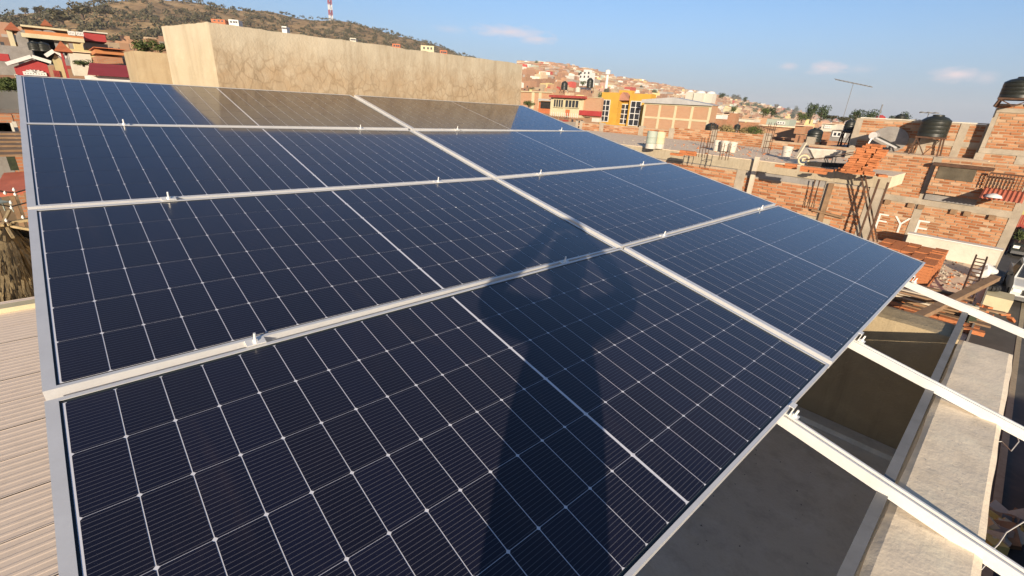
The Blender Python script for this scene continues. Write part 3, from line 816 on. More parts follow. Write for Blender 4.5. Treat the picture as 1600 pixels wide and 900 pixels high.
# --- neighbouring unfinished slab
nb = thing('unfinished_house', 'unfinished brick house with bare concrete slab roof across the gap', 'house')
SX = 16.8; ZS = -1.30
b = rough_slab(SX, 24.2, -.62, 17.0, ZS - .34, ZS, .006, .25, 11); b2 = rough_slab(SX, 18.7, -2.15, -.621, ZS - .34, ZS, .006, .2, 11); b.add(b2.v, b2.f)
b.build('roof_slab', 'slab', nb)
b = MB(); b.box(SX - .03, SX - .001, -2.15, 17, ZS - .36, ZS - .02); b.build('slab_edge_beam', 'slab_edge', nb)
for k, (yy, w) in enumerate(((-1.9, .3), (-.75, .22), (1.9, .3), (5.6, .25), (9.5, .25))):
    b = MB(); b.box(SX - .012, SX + .25, yy - w / 2, yy + w / 2, -4.2, ZS - .36); b.build('column', 'column', nb)
b = MB(); b.box(SX + .02, SX + 1.1, -1.70, 17, -7, ZS - .345)
b.build('inner_wall', 'grey', nb)
bricks(nb, SX + .015, -.64, 1.75, -2.75, -1.86, n_ind=130, seed=1, scale=1.15, depth=.03, back=.004)
bricks(nb, SX + .015, 2.05, 5.47, -2.9, -1.70, n_ind=150, seed=2, scale=1.15, depth=.03, back=.004)
bricks(nb, SX + .015, -1.75, -.86, -3.6, -1.70, seed=3, scale=1.1, depth=.03, back=.004)
bricks(nb, SX + .015, 5.73, 9.3, -2.9, -1.70, seed=4, scale=1.15, depth=.03, back=.004)
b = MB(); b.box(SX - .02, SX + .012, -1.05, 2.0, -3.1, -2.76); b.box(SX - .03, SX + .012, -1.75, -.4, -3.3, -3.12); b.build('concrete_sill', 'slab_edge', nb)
b = MB(); b.box(SX + .26, SX + 1.2, -1.80, -1.71, -4.2, ZS - .345); b.build('side_wall', 'pinktile', nb)
# prop in the window
b = MB(); b.bar((SX - .06, -.80, -3.6), (SX - .06, -.80, -1.7), .12, .10); b.bar((SX - .10, -1.4, -2.62), (SX - .10, -.5, -2.55), .09, .05); tag(b.build('timber_prop', 'wood'), 'dark timber prop standing under the slab edge of the unfinished house', 'post')
p0 = at_x(1184, 245, SX - .15); p1 = at_x(1166, 318, SX - .15)
b = MB(); b.bar(tuple(p1), tuple(p0), .13, .10); tag(b.build('timber_pole', 'pale_wood'), 'pale timber pole standing against the slab edge above the array', 'pole')
# rebar columns
def rebar(x, y, z0, z1, label, lean=0.0, w=.14, n=None):
    t = thing('rebar_column', label, 'rebar', (x, y, z0)); h = z1 - z0
    for sx in (-1, 1):
        for sy in (-1, 1):
            b = MB(); b.tube([(sx * w / 2, sy * w / 2, 0), (sx * w / 2 + lean * .5, sy * w / 2 + lean * h, h)], .011, 5); b.build('rod', 'rust', t)
    n = n or max(2, int(h / .22))
    for k in range(1, n):
        z = h * k / n; y0 = lean * z; b = MB(); q = w / 2 + .01
        b.tube([(-q, -q + y0, z), (q, -q + y0, z), (q, q + y0, z), (-q, q + y0, z), (-q, -q + y0, z)], .007, 4); b.build('stirrup', 'rust', t)


def ground_pt(x, y, Z): p = at_z(x, y, Z); return float(p[0]), float(p[1])


for (px, py, h, lb) in ((1098, 246, .62, 'short rusty rebar cage sticking up from the left part of the bare slab'), (1130, 250, .5, 'low rusty rebar cage just left of the pale timber pole'),
                        (1196, 240, 1.15, 'rusty rebar cage framing the concrete infill in the brick wall'), (1110, 232, 1.0, 'dark rebar cage at the left end of the red brick wall stretch')):
    gx, gy = ground_pt(px, py, ZS); rebar(gx, gy, ZS, ZS + h, lb, w=.2)
for k, (xa, ya, xb, yb) in enumerate(((1368, 378, 1346, 262), (1341, 372, 1374, 280), (1355, 378, 1388, 285))):
    A_ = at_x(xa, ya, SX - .5 - .1 * k); B_ = at_x(xb, yb, SX - .5 - .1 * k)
    t = thing('leaning_rebar', ['thick rusty rebar bundle leaning left across the slab corner', 'thin rusty rod leaning right below the slab corner', 'second thin rusty rod leaning right, nearer the lettered wall'][k], 'rebar', tuple(A_))
    w = .045 if k == 0 else .012; D = Vector(B_) - Vector(A_)
    for q in (-1, 1):
        b = MB(); b.tube([(0, q * w, 0), (D.x, D.y + q * w, D.z)], .022 if k == 0 else .016, 5); b.build('rod', 'rust', t)
for k, (px, py) in enumerate(((1278, 300),)):
    A_ = at_x(px, py, SX - .2); b = MB()
    for q in range(4): b.tube([(A_[0], A_[1] + q * .06, A_[2] - .5), (A_[0] - .05, A_[1] + q * .06 + .04 * (-1) ** q, A_[2] + .35)], .012, 4)
    tag(b.build('rebar_bundle', 'rust'), ['bent rebar bundle hanging below the slab beside the window, upper one', 'bent rebar bundle by the timber prop, lower one'][k], 'rebar')

# --- back brick wall behind the slab
bw = thing('brick_wall', 'long low brick wall with concrete posts at the back of the bare slab', 'wall')
XW = 24.3
segs = [((905, 188), (975, 205), 1.25), ]
yr, zr_ = ypx(1262, 232, XW); yl, zl_ = ypx(905, 188, XW)
ztop = -.62
posts = [ypx(x, 215, XW)[0] for x in (905, 938, 1000, 1048)] 
ys = sorted([15.6] + posts + [ypx(1115, 215, XW)[0], ypx(1196, 225, XW)[0], ypx(1262, 235, XW)[0]])
for k in range(len(ys) - 1):
    a, c = ys[k] + .16, ys[k + 1] - .16
    zt = -.74 if ys[k] < 8 else -.88
    if k == 0: zt = -.95
    bricks(bw, XW, a, c, ZS - .1, zt, seed=20 + k, scale=1.15, depth=.03)
for k, y in enumerate(ys):
    b = MB(); b.box(XW - .02, XW + .16, y - .16, y + .16, ZS - .1, -.80 if y > 8 else -.66); b.build('post', 'column', bw)
b = MB(); b.box(XW + .01, XW + .15, ys[0], ys[-1], -7, ZS - .1); b.build('wall_base', 'grey', bw)
# right stretch of it up to the brick pile
bw2 = thing('brick_wall', 'dark red brick wall behind the wheelbarrow and orange brick pile', 'wall')
ya, _ = ypx(1262, 235, 23.9); yb, _ = ypx(1372, 250, 23.9)
bricks(bw2, 23.9, yb, ya, ZS - .1, -.95, seed=31, scale=1.15, depth=.03)

# --- lettered wall and its upper storeys
XY = 23.0
lw = thing('brick_house', 'tall bare brick house wall with painted letters and concrete frame', 'house')
yL, yR = .25, -4.93
colY = [ypx(1440, 315, XY)[0], yR + .12]
ztopw = -.97; zbelt = [-2.45, -2.68]
zbase = -4.75
bricks(lw, XY, colY[0] + .12, yL, zbelt[0], ztopw, seed=41, scale=1.15, depth=.025)
bricks(lw, XY, colY[1] + .12, colY[0] - .12, zbelt[0], ztopw, seed=42, scale=1.15, depth=.025)
bricks(lw, XY, colY[0] + .12, yL, zbase, zbelt[1], seed=43, scale=1.15, depth=.025)
bricks(lw, XY, colY[1] + .12, colY[0] - .12, zbase, zbelt[1], seed=44, scale=1.15, depth=.025)
b = MB(); b.box(XY - .03, XY + .2, yR, yL, zbelt[1], zbelt[0]); b.build('belt_beam', 'column', lw)
for y, w in ((colY[0], .24), (colY[1], .24), (yL + .12, .24)):
    b = MB(); b.box(XY - .028, XY + .2, y - w / 2, y + w / 2, zbase, zbelt[1] - .001); b.build('column', 'column', lw)
    b = MB(); b.box(XY - .028, XY + .2, y - w / 2, y + w / 2, zbelt[0] + .001, ztopw); b.build('column', 'column', lw)
b = MB(); b.box(XY + .2, XY + 9, yR + .02, yL + 2, -7, ztopw - .1); b.build('inner_block', 'grey', lw)
b = MB(); b.box(XY - .02, XY + .19, yR, yL, -7, zbase); b.build('foot_wall', 'grey', lw)
# beam ends poking out under the belt
for k, px in enumerate((1388, 1424, 1440, 1491, 1512, 1551)):
    y_, z_ = ypx(px, 314 + (px - 1388) * .15, XY); b = MB(); b.box(XY - .10, XY - .029, y_ - .09, y_ + .09, zbelt[1] - .14, zbelt[1] + .02); b.build('beam_end', 'wood', lw)
# letters painted on the wall
tc = bpy.data.curves.new('painted_letters', 'FONT'); tc.body = 'FYE'; tc.size = .92; tc.extrude = .003; tc.offset = -.012; tc.space_character = 1.25
to = bpy.data.objects.new('painted_letters', tc); COL.objects.link(to)
dg = bpy.context.evaluated_depsgraph_get(); me = bpy.data.meshes.new_from_object(to.evaluated_get(dg)); bpy.data.objects.remove(to)
me.materials.clear(); me.materials.append(MAT['white'])
yt, zt = ypx(1368, 340, XY)
lo = link('painted_letters', me, lw); lo.rotation_euler = (math.pi / 2, 0, -math.pi / 2); lo.location = (XY - .034, yt, zt - .42)
# mid step wall with mould and ledge
ms = thing('mouldy_wall', 'mouldy brick wall with a dark brown ledge beside the tall tower', 'wall')
y0_, z0_ = ypx(1465, 253, 22.75); y1_, z1_ = ypx(1545, 270, 22.75)
bricks(ms, 22.75, y1_, y0_, -2.2, z0_ - .12, seed=51, scale=1.15, depth=.025)
b = MB(); b.box(22.66, 22.9, y1_ - .1, y0_ + .1, z0_ - .12, z0_ - .02); b.build('ledge', 'rust', ms)
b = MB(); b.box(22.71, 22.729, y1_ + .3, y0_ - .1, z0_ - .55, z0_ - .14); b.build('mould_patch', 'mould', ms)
b = MB(); b.box(22.9, 22.995, y1_, y0_, -2.45, z0_ - .13); b.build('core', 'grey', ms)
# upper storey behind
us = thing('upper_storey', 'bare brick upper storey with concrete belt behind the black water tank', 'house')
XU = 24.6
yA, zA = ypx(1338, 192, XU); yB, _ = ypx(1545, 205, XU)
zt_ = .20; zb0, zb1 = -.42, -.60
cy = [yA - .1, ypx(1440, 230, XU)[0], ypx(1495, 230, XU)[0], yB]
for k in range(3):
    for (q0, q1) in ((zb0, zt_), (-1.5, zb1)): bricks(us, XU, cy[k + 1] + .12, cy[k] - .12, q0, q1, seed=60 + k * 2 + (q0 > -1), scale=1.15, depth=.025)
for y in cy: 
    b = MB(); b.box(XU - .03, XU + .2, y - .12, y + .12, -1.5, zt_ + .01); b.build('column', 'column', us)
b = MB(); b.box(XU - .025, XU - .0, cy[3] + .12, cy[0] - .12, zb1, zb0); b.build('belt_beam', 'column', us)
b = MB(); b.box(XU - .02, XU + .16, cy[3], cy[0], zt_ + .011, zt_ + .05); b.build('coping', 'offwhite', us)
b = MB(); b.box(XU + .145, XU + 4, cy[3] - 1, cy[0], -7, zt_ - .1); b.build('inner_block', 'grey', us)
# rounded grey patch on the wall + brick panel behind the solar heater
y_, z_ = ypx(1392, 212, XU); b = MB(); b.lathe([(.62, 0), (.62, .03)], 20); o = b.build('round_grey_patch', 'grey', us); o.rotation_euler = (0, -math.pi / 2, 0); o.location = (XU - .026, y_, z_ - .15); o.scale = (.8, 1.0, 1)
# tower
tw = thing('brick_tower', 'tallest bare brick tower at the right edge carrying a water tank', 'tower')
XT = 24.2
yT, zT = ypx(1558, 166, XT)
yT2 = yT - 4
bands = [(.62, .76), (-.74, -.56)]
bricks(tw, XT, yT2, yT - .02, .765, .90, seed=71, scale=1.1, depth=.02)
bricks(tw, XT, yT2, yT - .13, -.555, .615, seed=72, scale=1.15, depth=.025)
bricks(tw, XT, yT2, yT - .13, -2.1, -.745, seed=73, scale=1.15, depth=.025)
for (q0, q1) in bands:
    b = MB(); b.box(XT - .03, XT + .2, yT2, yT, q0, q1); b.build('belt_beam', 'column', tw)
b = MB(); b.box(XT - .026, XT + .14, yT - .125, yT, -.555, .615); b.build('column', 'column', tw)
b = MB(); b.box(XT - .026, XT + .14, yT - .2, yT + .05, -2.1, -.745); b.build('column', 'column', tw)
yq = ypx(1590, 260, XT)[0]; b = MB(); b.box(XT - .028, XT, yq - .12, yq + .12, -2.1, -.745); b.build('column', 'column', tw)
b = MB(); b.box(XT + .14, XT + 4, yT2, yT - .02, -1.9, .8); b.build('inner_block', 'grey', tw)


def water_tank(x, y, z, r, h, label, stand=0.0, mat='tank', group='water tanks on roofs', ribs=4):
    t = thing('water_tank', label, 'water tank', (x, y, z), group=group)
    b = MB(); pr = [(r * .97, 0)]
    for k in range(ribs):
        z0 = h * .70 * k / ribs; z1 = h * .70 * (k + 1) / ribs
        pr += [(r, z0 + .01 * h), (r, z1 - .03 * h), (r * .975, z1 - .015 * h)]
    pr += [(r, h * .71), (r * .98, h * .75), (r * .72, h * .87), (r * .45, h * .92), (r * .42, h * .93)]
    b.lathe(pr, 28); b.build('body', mat, t, True)
    b = MB(); b.lathe([(r * .40, h * .93), (r * .40, h * .985), (r * .30, h)], 20); b.build('lid', mat, t, True)
    if stand:
        for sx in (-1, 1):
            for sy in (-1, 1):
                b = MB(); b.bar((sx * r * .8, sy * r * .8, -.02), (sx * r * .95, sy * r * .95, -stand), .05); b.build('leg', 'rust', t)
        b = MB()
        for s_ in (-1, 1): b.bar((-r * .95, s_ * r * .85, -.03), (r * .95, s_ * r * .85, -.03), .06); b.bar((s_ * r * .85, -r * .95, -.03), (s_ * r * .85, r * .95, -.03), .06)
        for s_ in (-1, 1): b.bar((-r * .85, s_ * r * .83, -.05), (-r * .9, -s_ * r * .1, -stand * .95), .03)
        b.build('stand_frame', 'rust', t)
    return t


def tank_px(cx, ytop, ybot, wpx, X, label, **k):
    p = at_x(cx, (ytop + ybot) / 2, X); a = at_x(cx, ytop, X); c = at_x(cx, ybot, X)
    dist = float(MC[2] @ (p - CAM)); r = wpx / 2 / FPX * dist
    return water_tank(float(p[0]), float(p[1]), float(c[2]), r, abs(float(a[2] - c[2])) * 1.03, label, **k)


tank_px(1461, 180, 214, 37, 23.9, 'black plastic water tank on a tall iron stand over the brick wall', stand=.72)
tank_px(1596, 121, 154, 44, 23.6, 'big black water tank on top of the tall brick tower', stand=.28)
tank_px(1273, 200, 222, 21, 26.5, 'dark water tank on a frame behind the wheelbarrow', stand=1.0)
tank_px(1112, 192, 209, 19, 27, 'squat dark water tank above the left end of the red brick wall', stand=1.2)
tank_px(1328, 187, 206, 15, 27, 'tall narrow dark tank at the corner of the upper brick storey', stand=.9)
tank_px(1152, 194, 203, 9, 33, 'tiny dark tank standing among the dry bushes', stand=.5)
tank_px(922, 122, 137, 10, 58, 'slim black tank left of the yellow building, the right one of two', stand=.5)
tank_px(882, 127, 140, 10, 52, 'black water tank above the balcony house, the left one of two', stand=.5)
tank_px(903, 136, 144, 8, 52, 'pale round water tank between two black ones', mat='offwhite')
tank_px(1407, 178, 192, 14, 40, 'grey-black tank beside the red umbrella on the far roof', stand=.4)
tank_px(1375, 180, 192, 13, 42, 'small bright red tank on the far roof', mat='red')
# solar water heater
y0_, z0_ = ypx(1366, 212, 23.7); y1_, z1_ = ypx(1403, 231, 23.7)
t = thing('solar_water_heater', 'grey tube solar water heater with a round end on the brick roof', 'water heater')
b = MB(); b.tube([(24.2, y0_ + .05, z0_), (23.5, y0_, z0_)], .14, 20); b.build('drum', 'zinc', t, True)
for k in range(9):
    b = MB(); xx = 23.52 + k * .075; b.tube([(xx, y0_ - .1, z0_ - .05), (xx, y1_, z1_)], .028, 6); b.build('tube', 'tank', t)
b = MB(); b.bar((23.5, y0_ + .02, z0_ - .1), (23.45, y0_ + .15, z0_ - .75), .05); b.bar((23.5, y0_ - .1, z0_ - .06), (23.5, y1_, z1_), .06); b.build('support', 'zinc', t)
# roof under tank and heater
b = MB(); b.box(23.2, 24.5, -3.6, .2, ztopw - .10, ztopw + .0); b.build('roof_slab', 'slab', lw)
# antennas
def antenna(px, py0, py1, X, arm, n, label, tilt=0.0):
    a = at_x(px, py1, X); c = at_x(px + (py1 - py0) * .09, py0, X); t = thing('tv_antenna', label, 'antenna', tuple(a))
    D = Vector(c) - Vector(a); b = MB(); b.tube([(0, 0, 0), (0, 0, D.z)], .014, 5); b.build('mast', 'steel', t)
    b = MB(); b.bar((0, -arm, D.z + arm * tilt), (0, arm, D.z - arm * tilt), .04)
    for k in range(n):
        y = -arm + 2 * arm * (k + .5) / n; q = .3 + .25 * k / n; b.bar((-q, y, D.z - y * tilt + .02), (q, y, D.z - y * tilt + .02), .02)
    b.build('aerial', 'steel', t)


antenna(1318, 130, 182, 30, .85, 9, 'tall thin television antenna standing against the open sky', -.2)
antenna(1443, 176, 200, 25, .3, 3, 'small T shaped antenna beside the black water tank')
b = MB(); p = at_x(1372, 185, 30); q = at_x(1374, 163, 30); b.tube([tuple(p), (p[0], p[1], q[2])], .03, 5); tag(b.build('thin_mast', 'steel'), 'short bare mast near the small red tank', 'mast')
# wheelbarrow
gx, gy = ground_pt(1281, 260, ZS)
t = thing('wheelbarrow', 'old cream wheelbarrow standing on the bare slab', 'wheelbarrow', (gx, gy, ZS), .45); t.scale = (.78, .78, .78)
b = MB(); top = [(-.36, .55, .62), (.36, .55, .62), (.36, -.50, .66), (-.36, -.50, .66)]; bot = [(-.2, .30, .30), (.2, .30, .30), (.2, -.28, .34), (-.2, -.28, .34)]
b.add(top + bot + [(x * .96, y * .96, z - .0) for x, y, z in top] + [(x * .94, y * .94, z + .02) for x, y, z in bot], [(0, 1, 5, 4), (1, 2, 6, 5), (2, 3, 7, 6), (3, 0, 4, 7), (4, 5, 6, 7), (8, 12, 13, 9), (9, 13, 14, 10), (10, 14, 15, 11), (11, 15, 12, 8), (12, 15, 14, 13), (0, 8, 9, 1), (1, 9, 10, 2), (2, 10, 11, 3), (3, 11, 8, 0)]); b.build('tray', 'bucket', t)
b = MB(); 
for k in range(16):
    a0, a1 = 2 * math.pi * k / 16, 2 * math.pi * (k + 1) / 16; b.tube([(0, .62 + .18 * math.cos(a0), .2 + .18 * math.sin(a0)), (0, .62 + .18 * math.cos(a1), .2 + .18 * math.sin(a1))], .035, 6)
b.bar((-.03, .62, .2), (.03, .62, .2), .12); b.build('wheel', 'cream', t)
for s_ in (-1, 1):
    b = MB(); b.tube([(s_ * .06, .62, .2), (s_ * .2, .2, .30), (s_ * .27, -.5, .46), (s_ * .3, -1.05, .62)], .02, 6); b.build('handle', 'rust', t)
    b = MB(); b.tube([(s_ * .24, -.1, .34), (s_ * .26, -.3, 0), (s_ * .26, -.42, 0), (s_ * .25, -.40, .42)], .018, 5); b.build('leg', 'cream', t)


def bucket(px, py, h, r, label, X=None, mat='bucket'):
    gx, gy = ground_pt(px, py, ZS); t = thing('bucket', label, 'bucket', (gx, gy, ZS), group='white buckets on the bare slab')
    b = MB(); b.lathe([(r * .82, 0), (r * .97, h * .86), (r * 1.04, h * .87), (r * 1.04, h * .93), (r, h * .94), (r, h), (r * .9, h), (r * .78, h * .1)], 18); b.build('pail', mat, t, True)
    b = MB(); b.tube([(0, -r * 1.03, h * .88), (-r * .7, -r * .6, h * .6), (-r * .9, 0, h * .5), (-r * .7, r * .6, h * .6), (0, r * 1.03, h * .88)], .012, 4); b.build('handle', 'steel', t)


for (px, py, h, r, lb) in ((1119, 236, .40, .15, 'leftmost of three white buckets against the red brick wall'), (1130, 238, .42, .16, 'middle of three white buckets against the red brick wall'),
                           (1143, 238, .38, .16, 'rightmost of three white buckets against the red brick wall'), (1227, 248, .42, .17, 'lone white bucket between the rebar cage and the wheelbarrow')):
    bucket(px, py, h, r, lb)
for k, (px, py, h, r) in enumerate(((1016, 232, .62, .19), (1029, 232, .60, .18))):
    gx, gy = ground_pt(px, py, ZS); t = thing('drum', ['rusty white and teal steel drum on the left end of the slab', 'cream drum just right of the teal one'][k], 'drum', (gx, gy, ZS))
    b = MB(); b.lathe([(r, 0), (r, h * .32), (r * 1.04, h * .34), (r, h * .36), (r, h * .65), (r * 1.04, h * .67), (r, h * .69), (r, h), (r * .93, h), (r * .93, h * .96)], 20); b.build('shell', ['teal', 'cream'][k], t, True)
    b = MB(); b.lathe([(r * 1.015, 0), (r * 1.015, h * .28)], 20); b.build('rust_skirt', 'bucket', t)
p0 = at_z(1242, 248, ZS); b = MB(); b.bar((p0[0] + .4, p0[1] + .1, ZS), (p0[0] + .6, p0[1] - .02, ZS + .55), .12, .05); tag(b.build('plank', 'pale_wood'), 'short pale plank leaning on the wall right of the lone bucket', 'plank')
# brick pile on slab: orange heap on a stand
gx, gy = ground_pt(1338, 272, ZS)
t = thing('brick_pile', 'bright orange brick pile stacked high at the slab corner', 'brick pile', (gx, gy, ZS))
me = None; rnd = random.Random(5)
u = MB(); u.box(-.5, .5, -.5, .5, -.5, .5); CLAYME = bpy.data.meshes.new('clay_brick'); CLAYME.from_pydata(u.v, [], u.f); CLAYME.materials.append(MAT['clay_stack'])
def loose(parent, x, y, z, rz=0, rx=0, s=1.0, mesh=None, ry=0):
    o = bpy.data.objects.new('brick', mesh or CLAYME); COL.objects.link(o); o.parent = parent; o.location = (x, y, z); o.rotation_euler = (rx, ry, rz); o.scale = (.13 * s, .26 * s, .065 * s); return o


for lev in range(14):
    w = [4, 4, 3, 3, 3, 3, 3, 3, 3, 3, 3, 3, 2, 2][lev]
    for k in range(w):
        for dd in (0, .12):
            loose(t, dd - .1 + rnd.uniform(-.03, .03), (k - (w - 1) / 2) * .22 - .016 * lev + rnd.uniform(-.05, .05), .035 + lev * .058, rnd.uniform(-.35, .35), rnd.uniform(-.08, .08), s=.82)
for k in range(8): loose(t, rnd.uniform(-.4, .2), rnd.uniform(-.7, -.45) if k % 2 else rnd.uniform(.45, .65), .035, rnd.uniform(0, 3), s=.82)
for k, (px, py, n) in enumerate(((1076, 243, 4), (1055, 243, 2), (1229, 263, 3), (1270, 270, 4), (1275, 271, 2))):
    gx, gy = ground_pt(px, py, ZS); t = thing('brick_stack', ['low red brick stack on the left of the bare slab edge', 'two bricks lying beside the low red stack', 'small red brick stack near the slab edge under the lone bucket', 'flat scatter of red bricks in front of the wheelbarrow', 'pair of bricks by the wheelbarrow leg'][k], 'bricks', (gx, gy, ZS))
    for q in range(n): loose(t, rnd.uniform(-.03, .03), (q % 2) * .27 * (1 if n > 2 else .4) - .1, .04 + (q // 2) * .07, rnd.uniform(-.1, .1), s=1.1)
b = MB(); p0 = at_z(1290, 262, ZS); b.bar((p0[0], p0[1] + .5, ZS + .06), (p0[0] + .2, p0[1] - .7, ZS + .12), .25, .12); tag(b.build('cement_bag', 'dark'), 'dark heap of bags lying by the orange brick pile', 'bag')
# red awning, railing
aw = thing('awning', 'red corrugated awning under the railing at the right edge', 'awning')
y0_, z0_ = ypx(1538, 293, 22.6); y1_, z1_ = ypx(1605, 300, 22.6)
for k in range(9):
    ya = y0_ + (y1_ - y0_) * k / 9; yb = y0_ + (y1_ - y0_) * (k + 1) / 9
    b = MB(); b.add([(21.7, ya, z0_ - .28), (21.7, (ya + yb) / 2, z0_ - .25), (21.7, yb, z0_ - .28), (22.7, ya, z0_), (22.7, (ya + yb) / 2, z0_ + .03), (22.7, yb, z0_)], [(0, 3, 4, 1), (1, 4, 5, 2)]); b.build('sheet', 'awning', aw)
t = thing('railing', 'rusty balcony railing above the red awning', 'railing')
for k in range(13):
    y = y0_ + (y1_ - y0_) * k / 12; b = MB(); b.bar((22.5, y, z0_ + .03), (22.5, y, z0_ + .48), .025); b.build('baluster', 'rust', t)
b = MB(); b.bar((22.5, y0_, z0_ + .49), (22.5, y1_, z0_ + .49), .05); b.build('top_rail', 'rust', t)
y_, z_ = ypx(1553, 307, 22.2); b = MB(); b.lathe([(.22, 0), (.18, .07), (.05, .12)], 16, (21.9, y_, z_)); tag(b.build('satellite_dish', 'white', None, True), 'small white dome dish hanging under the red awning', 'dish')

# --- low roof in front with brick stacks and planks
ZL = -4.2
lr = thing('low_roof', 'low cement roof littered with bricks and planks beyond the end wall', 'roof')
b = rough_slab(4.3, 22.9, -4.86, 8, ZL - .25, ZL, .006, .3, 21); b.build('roof_slab', 'slab', lr)
b = MB(); b.box(4.3, 22.8, -4.80, 8, -7, ZL - .26); b.build('wall', 'brick_far', lr)
b = MB(); b.box(5.2, 21.8, -4.90, -4.865, ZL - .3, ZL + .12); b.build('kerb', 'column', lr)
# white ledge block at the foot of the lettered wall
y0_, z0_ = ypx(1416, 377, 21.9)
wl = thing('white_parapet', 'whitewashed low parapet at the foot of the lettered brick wall', 'wall')
b = MB(); b.box(21.75, 22.0, -4.86, y0_, ZL, ZL + .62); b.build('wall', 'offwhite', wl)
b = MB(); b.box(21.70, 22.05, -4.88, y0_ + .03, ZL + .621, ZL + .66); b.build('coping', 'white', wl)
# orange brick stack, rows of bricks laid on edge
def stack(x0, y0, nx, ny, nz, label, s=1.0, rag=.0, rz=0.0, z=ZL):
    t = thing('brick_stack', label, 'brick stack', (x0, y0, z), rz); rn = random.Random(int(x0 * 10 + nx)); m = 0
    for i in range(nx):
        for j in range(ny):
            top = nz - (rn.random() < rag) * rn.randint(1, 3)
            for k in range(top):
                if 0 < i < nx - 1 and 0 < j < ny - 1 and k < top - 1: continue
                loose(t, i * .145 * s, j * .275 * s + rn.uniform(-.01, .01), (k + .5) * .068 * s, rn.uniform(-.03, .03), s=s)


p0 = at_z(1478, 455, ZL); 
stack(16.3, -3.6, 18, 5, 10, 'big block of stacked orange bricks below the lettered wall', 1.15, .25)
rnd = random.Random(9)
t = thing('brick_rubble', 'loose orange broken bricks spilled before the big stack', 'rubble', (15.6, -3.1, ZL))
for k in range(70): loose(t, rnd.gauss(0, .45), rnd.gauss(0, .7), .03 + rnd.random() * .12, rnd.uniform(0, 3), rnd.uniform(-.5, .5))
t = thing('brick_rubble', 'mixed pale and red rubble heap beyond the long planks', 'rubble', tuple(at_z(1466, 476, ZL)))
for k in range(60):
    o = loose(t, rnd.gauss(0, .3), rnd.gauss(0, .6), .03 + rnd.random() * .15, rnd.uniform(0, 3), rnd.uniform(-.6, .6), s=rnd.uniform(.7, 1.1), mesh=None)
t = thing('plank_pile', 'pile of weathered planks and boards lying across the low roof', 'planks', tuple(at_z(1428, 482, ZL)))
for k in range(16):
    b = MB(); L = rnd.uniform(1.6, 3.2); b.bar((0, -L / 2, 0), (0, L / 2, 0), rnd.uniform(.10, .2), .04); o = b.build('plank', ['wood', 'pale_wood', 'wood'][k % 3], t)
    o.location = (rnd.uniform(-.7, .7), rnd.uniform(-.3, .6), .04 + k * .03); o.rotation_euler = (rnd.uniform(-.03, .03), 0, rnd.uniform(-.25, .1) + .2)
t = thing('brick_row', 'row of long hollow clay blocks laid at the near edge of the low roof', 'bricks', tuple(at_z(1482, 512, ZL)))
for k in range(14): loose(t, (k % 2) * .35 + rnd.uniform(-.03, .03), (k // 2) * .36 - .4 + (k % 2) * .1, .06 + (k % 3 == 0) * .02, rnd.uniform(-.1, .1), s=1.35)
a_ = at_z(1408, 508, ZL + .3); c_ = at_z(1556, 434, ZL + .7)
b = MB(); b.bar((a_[0], a_[1], a_[2]), (c_[0], c_[1], c_[2]), .17, .12); tag(b.build('long_beam', 'wood'), 'long dark timber lying diagonally across the low roof', 'beam')
# ladder of rebar leaning at the right
for k, (p_, q_) in enumerate((((1504, 478), (1540, 402)),)):
    A_ = np.array(at_z(1497, 500, ZL)); B_ = at_x(1534, 400, float(A_[0]) + 5.0)
    t = thing('rebar_cage', 'long rusty rebar ladder rising beside the low roof edge', 'rebar', tuple(A_)); D = Vector(B_) - Vector(A_)
    for s_ in (-.12, .12):
        b = MB(); b.tube([(0, s_, 0), (D.x, D.y + s_, D.z)], .025, 5); b.build('rod', 'rust', t)
    for z in range(1, 16): b = MB(); f_ = z / 16; b.bar((D.x * f_, D.y * f_ - .12, D.z * f_), (D.x * f_, D.y * f_ + .12, D.z * f_), .03); b.build('rung', 'rust', t)
# plastic bags
for k, (px, py) in enumerate(((1532, 430), (1543, 428))):
    p = at_z(px, py, ZL + .1); me = MB(); rn = random.Random(k); n_ = 9
    pts = [(Vector((rn.gauss(0, 1), rn.gauss(0, 1), rn.gauss(0, .7))).normalized() * rn.uniform(.14, .26)) for _ in range(26)]
    bm = bmesh.new(); [bm.verts.new(Vector(p) + v + Vector((0, 0, .12))) for v in pts]; bmesh.ops.convex_hull(bm, input=bm.verts); m_ = bpy.data.meshes.new('bag'); bm.to_mesh(m_); m_.materials.append(MAT['white'])
    tag(link('cement_sack', m_), ['crumpled white sack by the rebar ladder, the left one', 'crumpled white sack by the rebar ladder, the right one'][k], 'sack')
# dark tarp lump at the end of our parapet
bm = bmesh.new(); rn = random.Random(4); c_ = Vector(at_z(1507, 512, -4.3))
for _ in range(40): v = Vector((rn.gauss(0, .3), rn.gauss(0, .10), rn.gauss(0, .25))); bm.verts.new(c_ + v * .7)
bmesh.ops.convex_hull(bm, input=bm.verts); m_ = bpy.data.meshes.new('tarp'); bm.to_mesh(m_); m_.materials.append(MAT['tarp']); tag(link('tarp_bundle', m_), 'dark green tarp bundle hanging over the roof edge beyond the parapet', 'tarp')

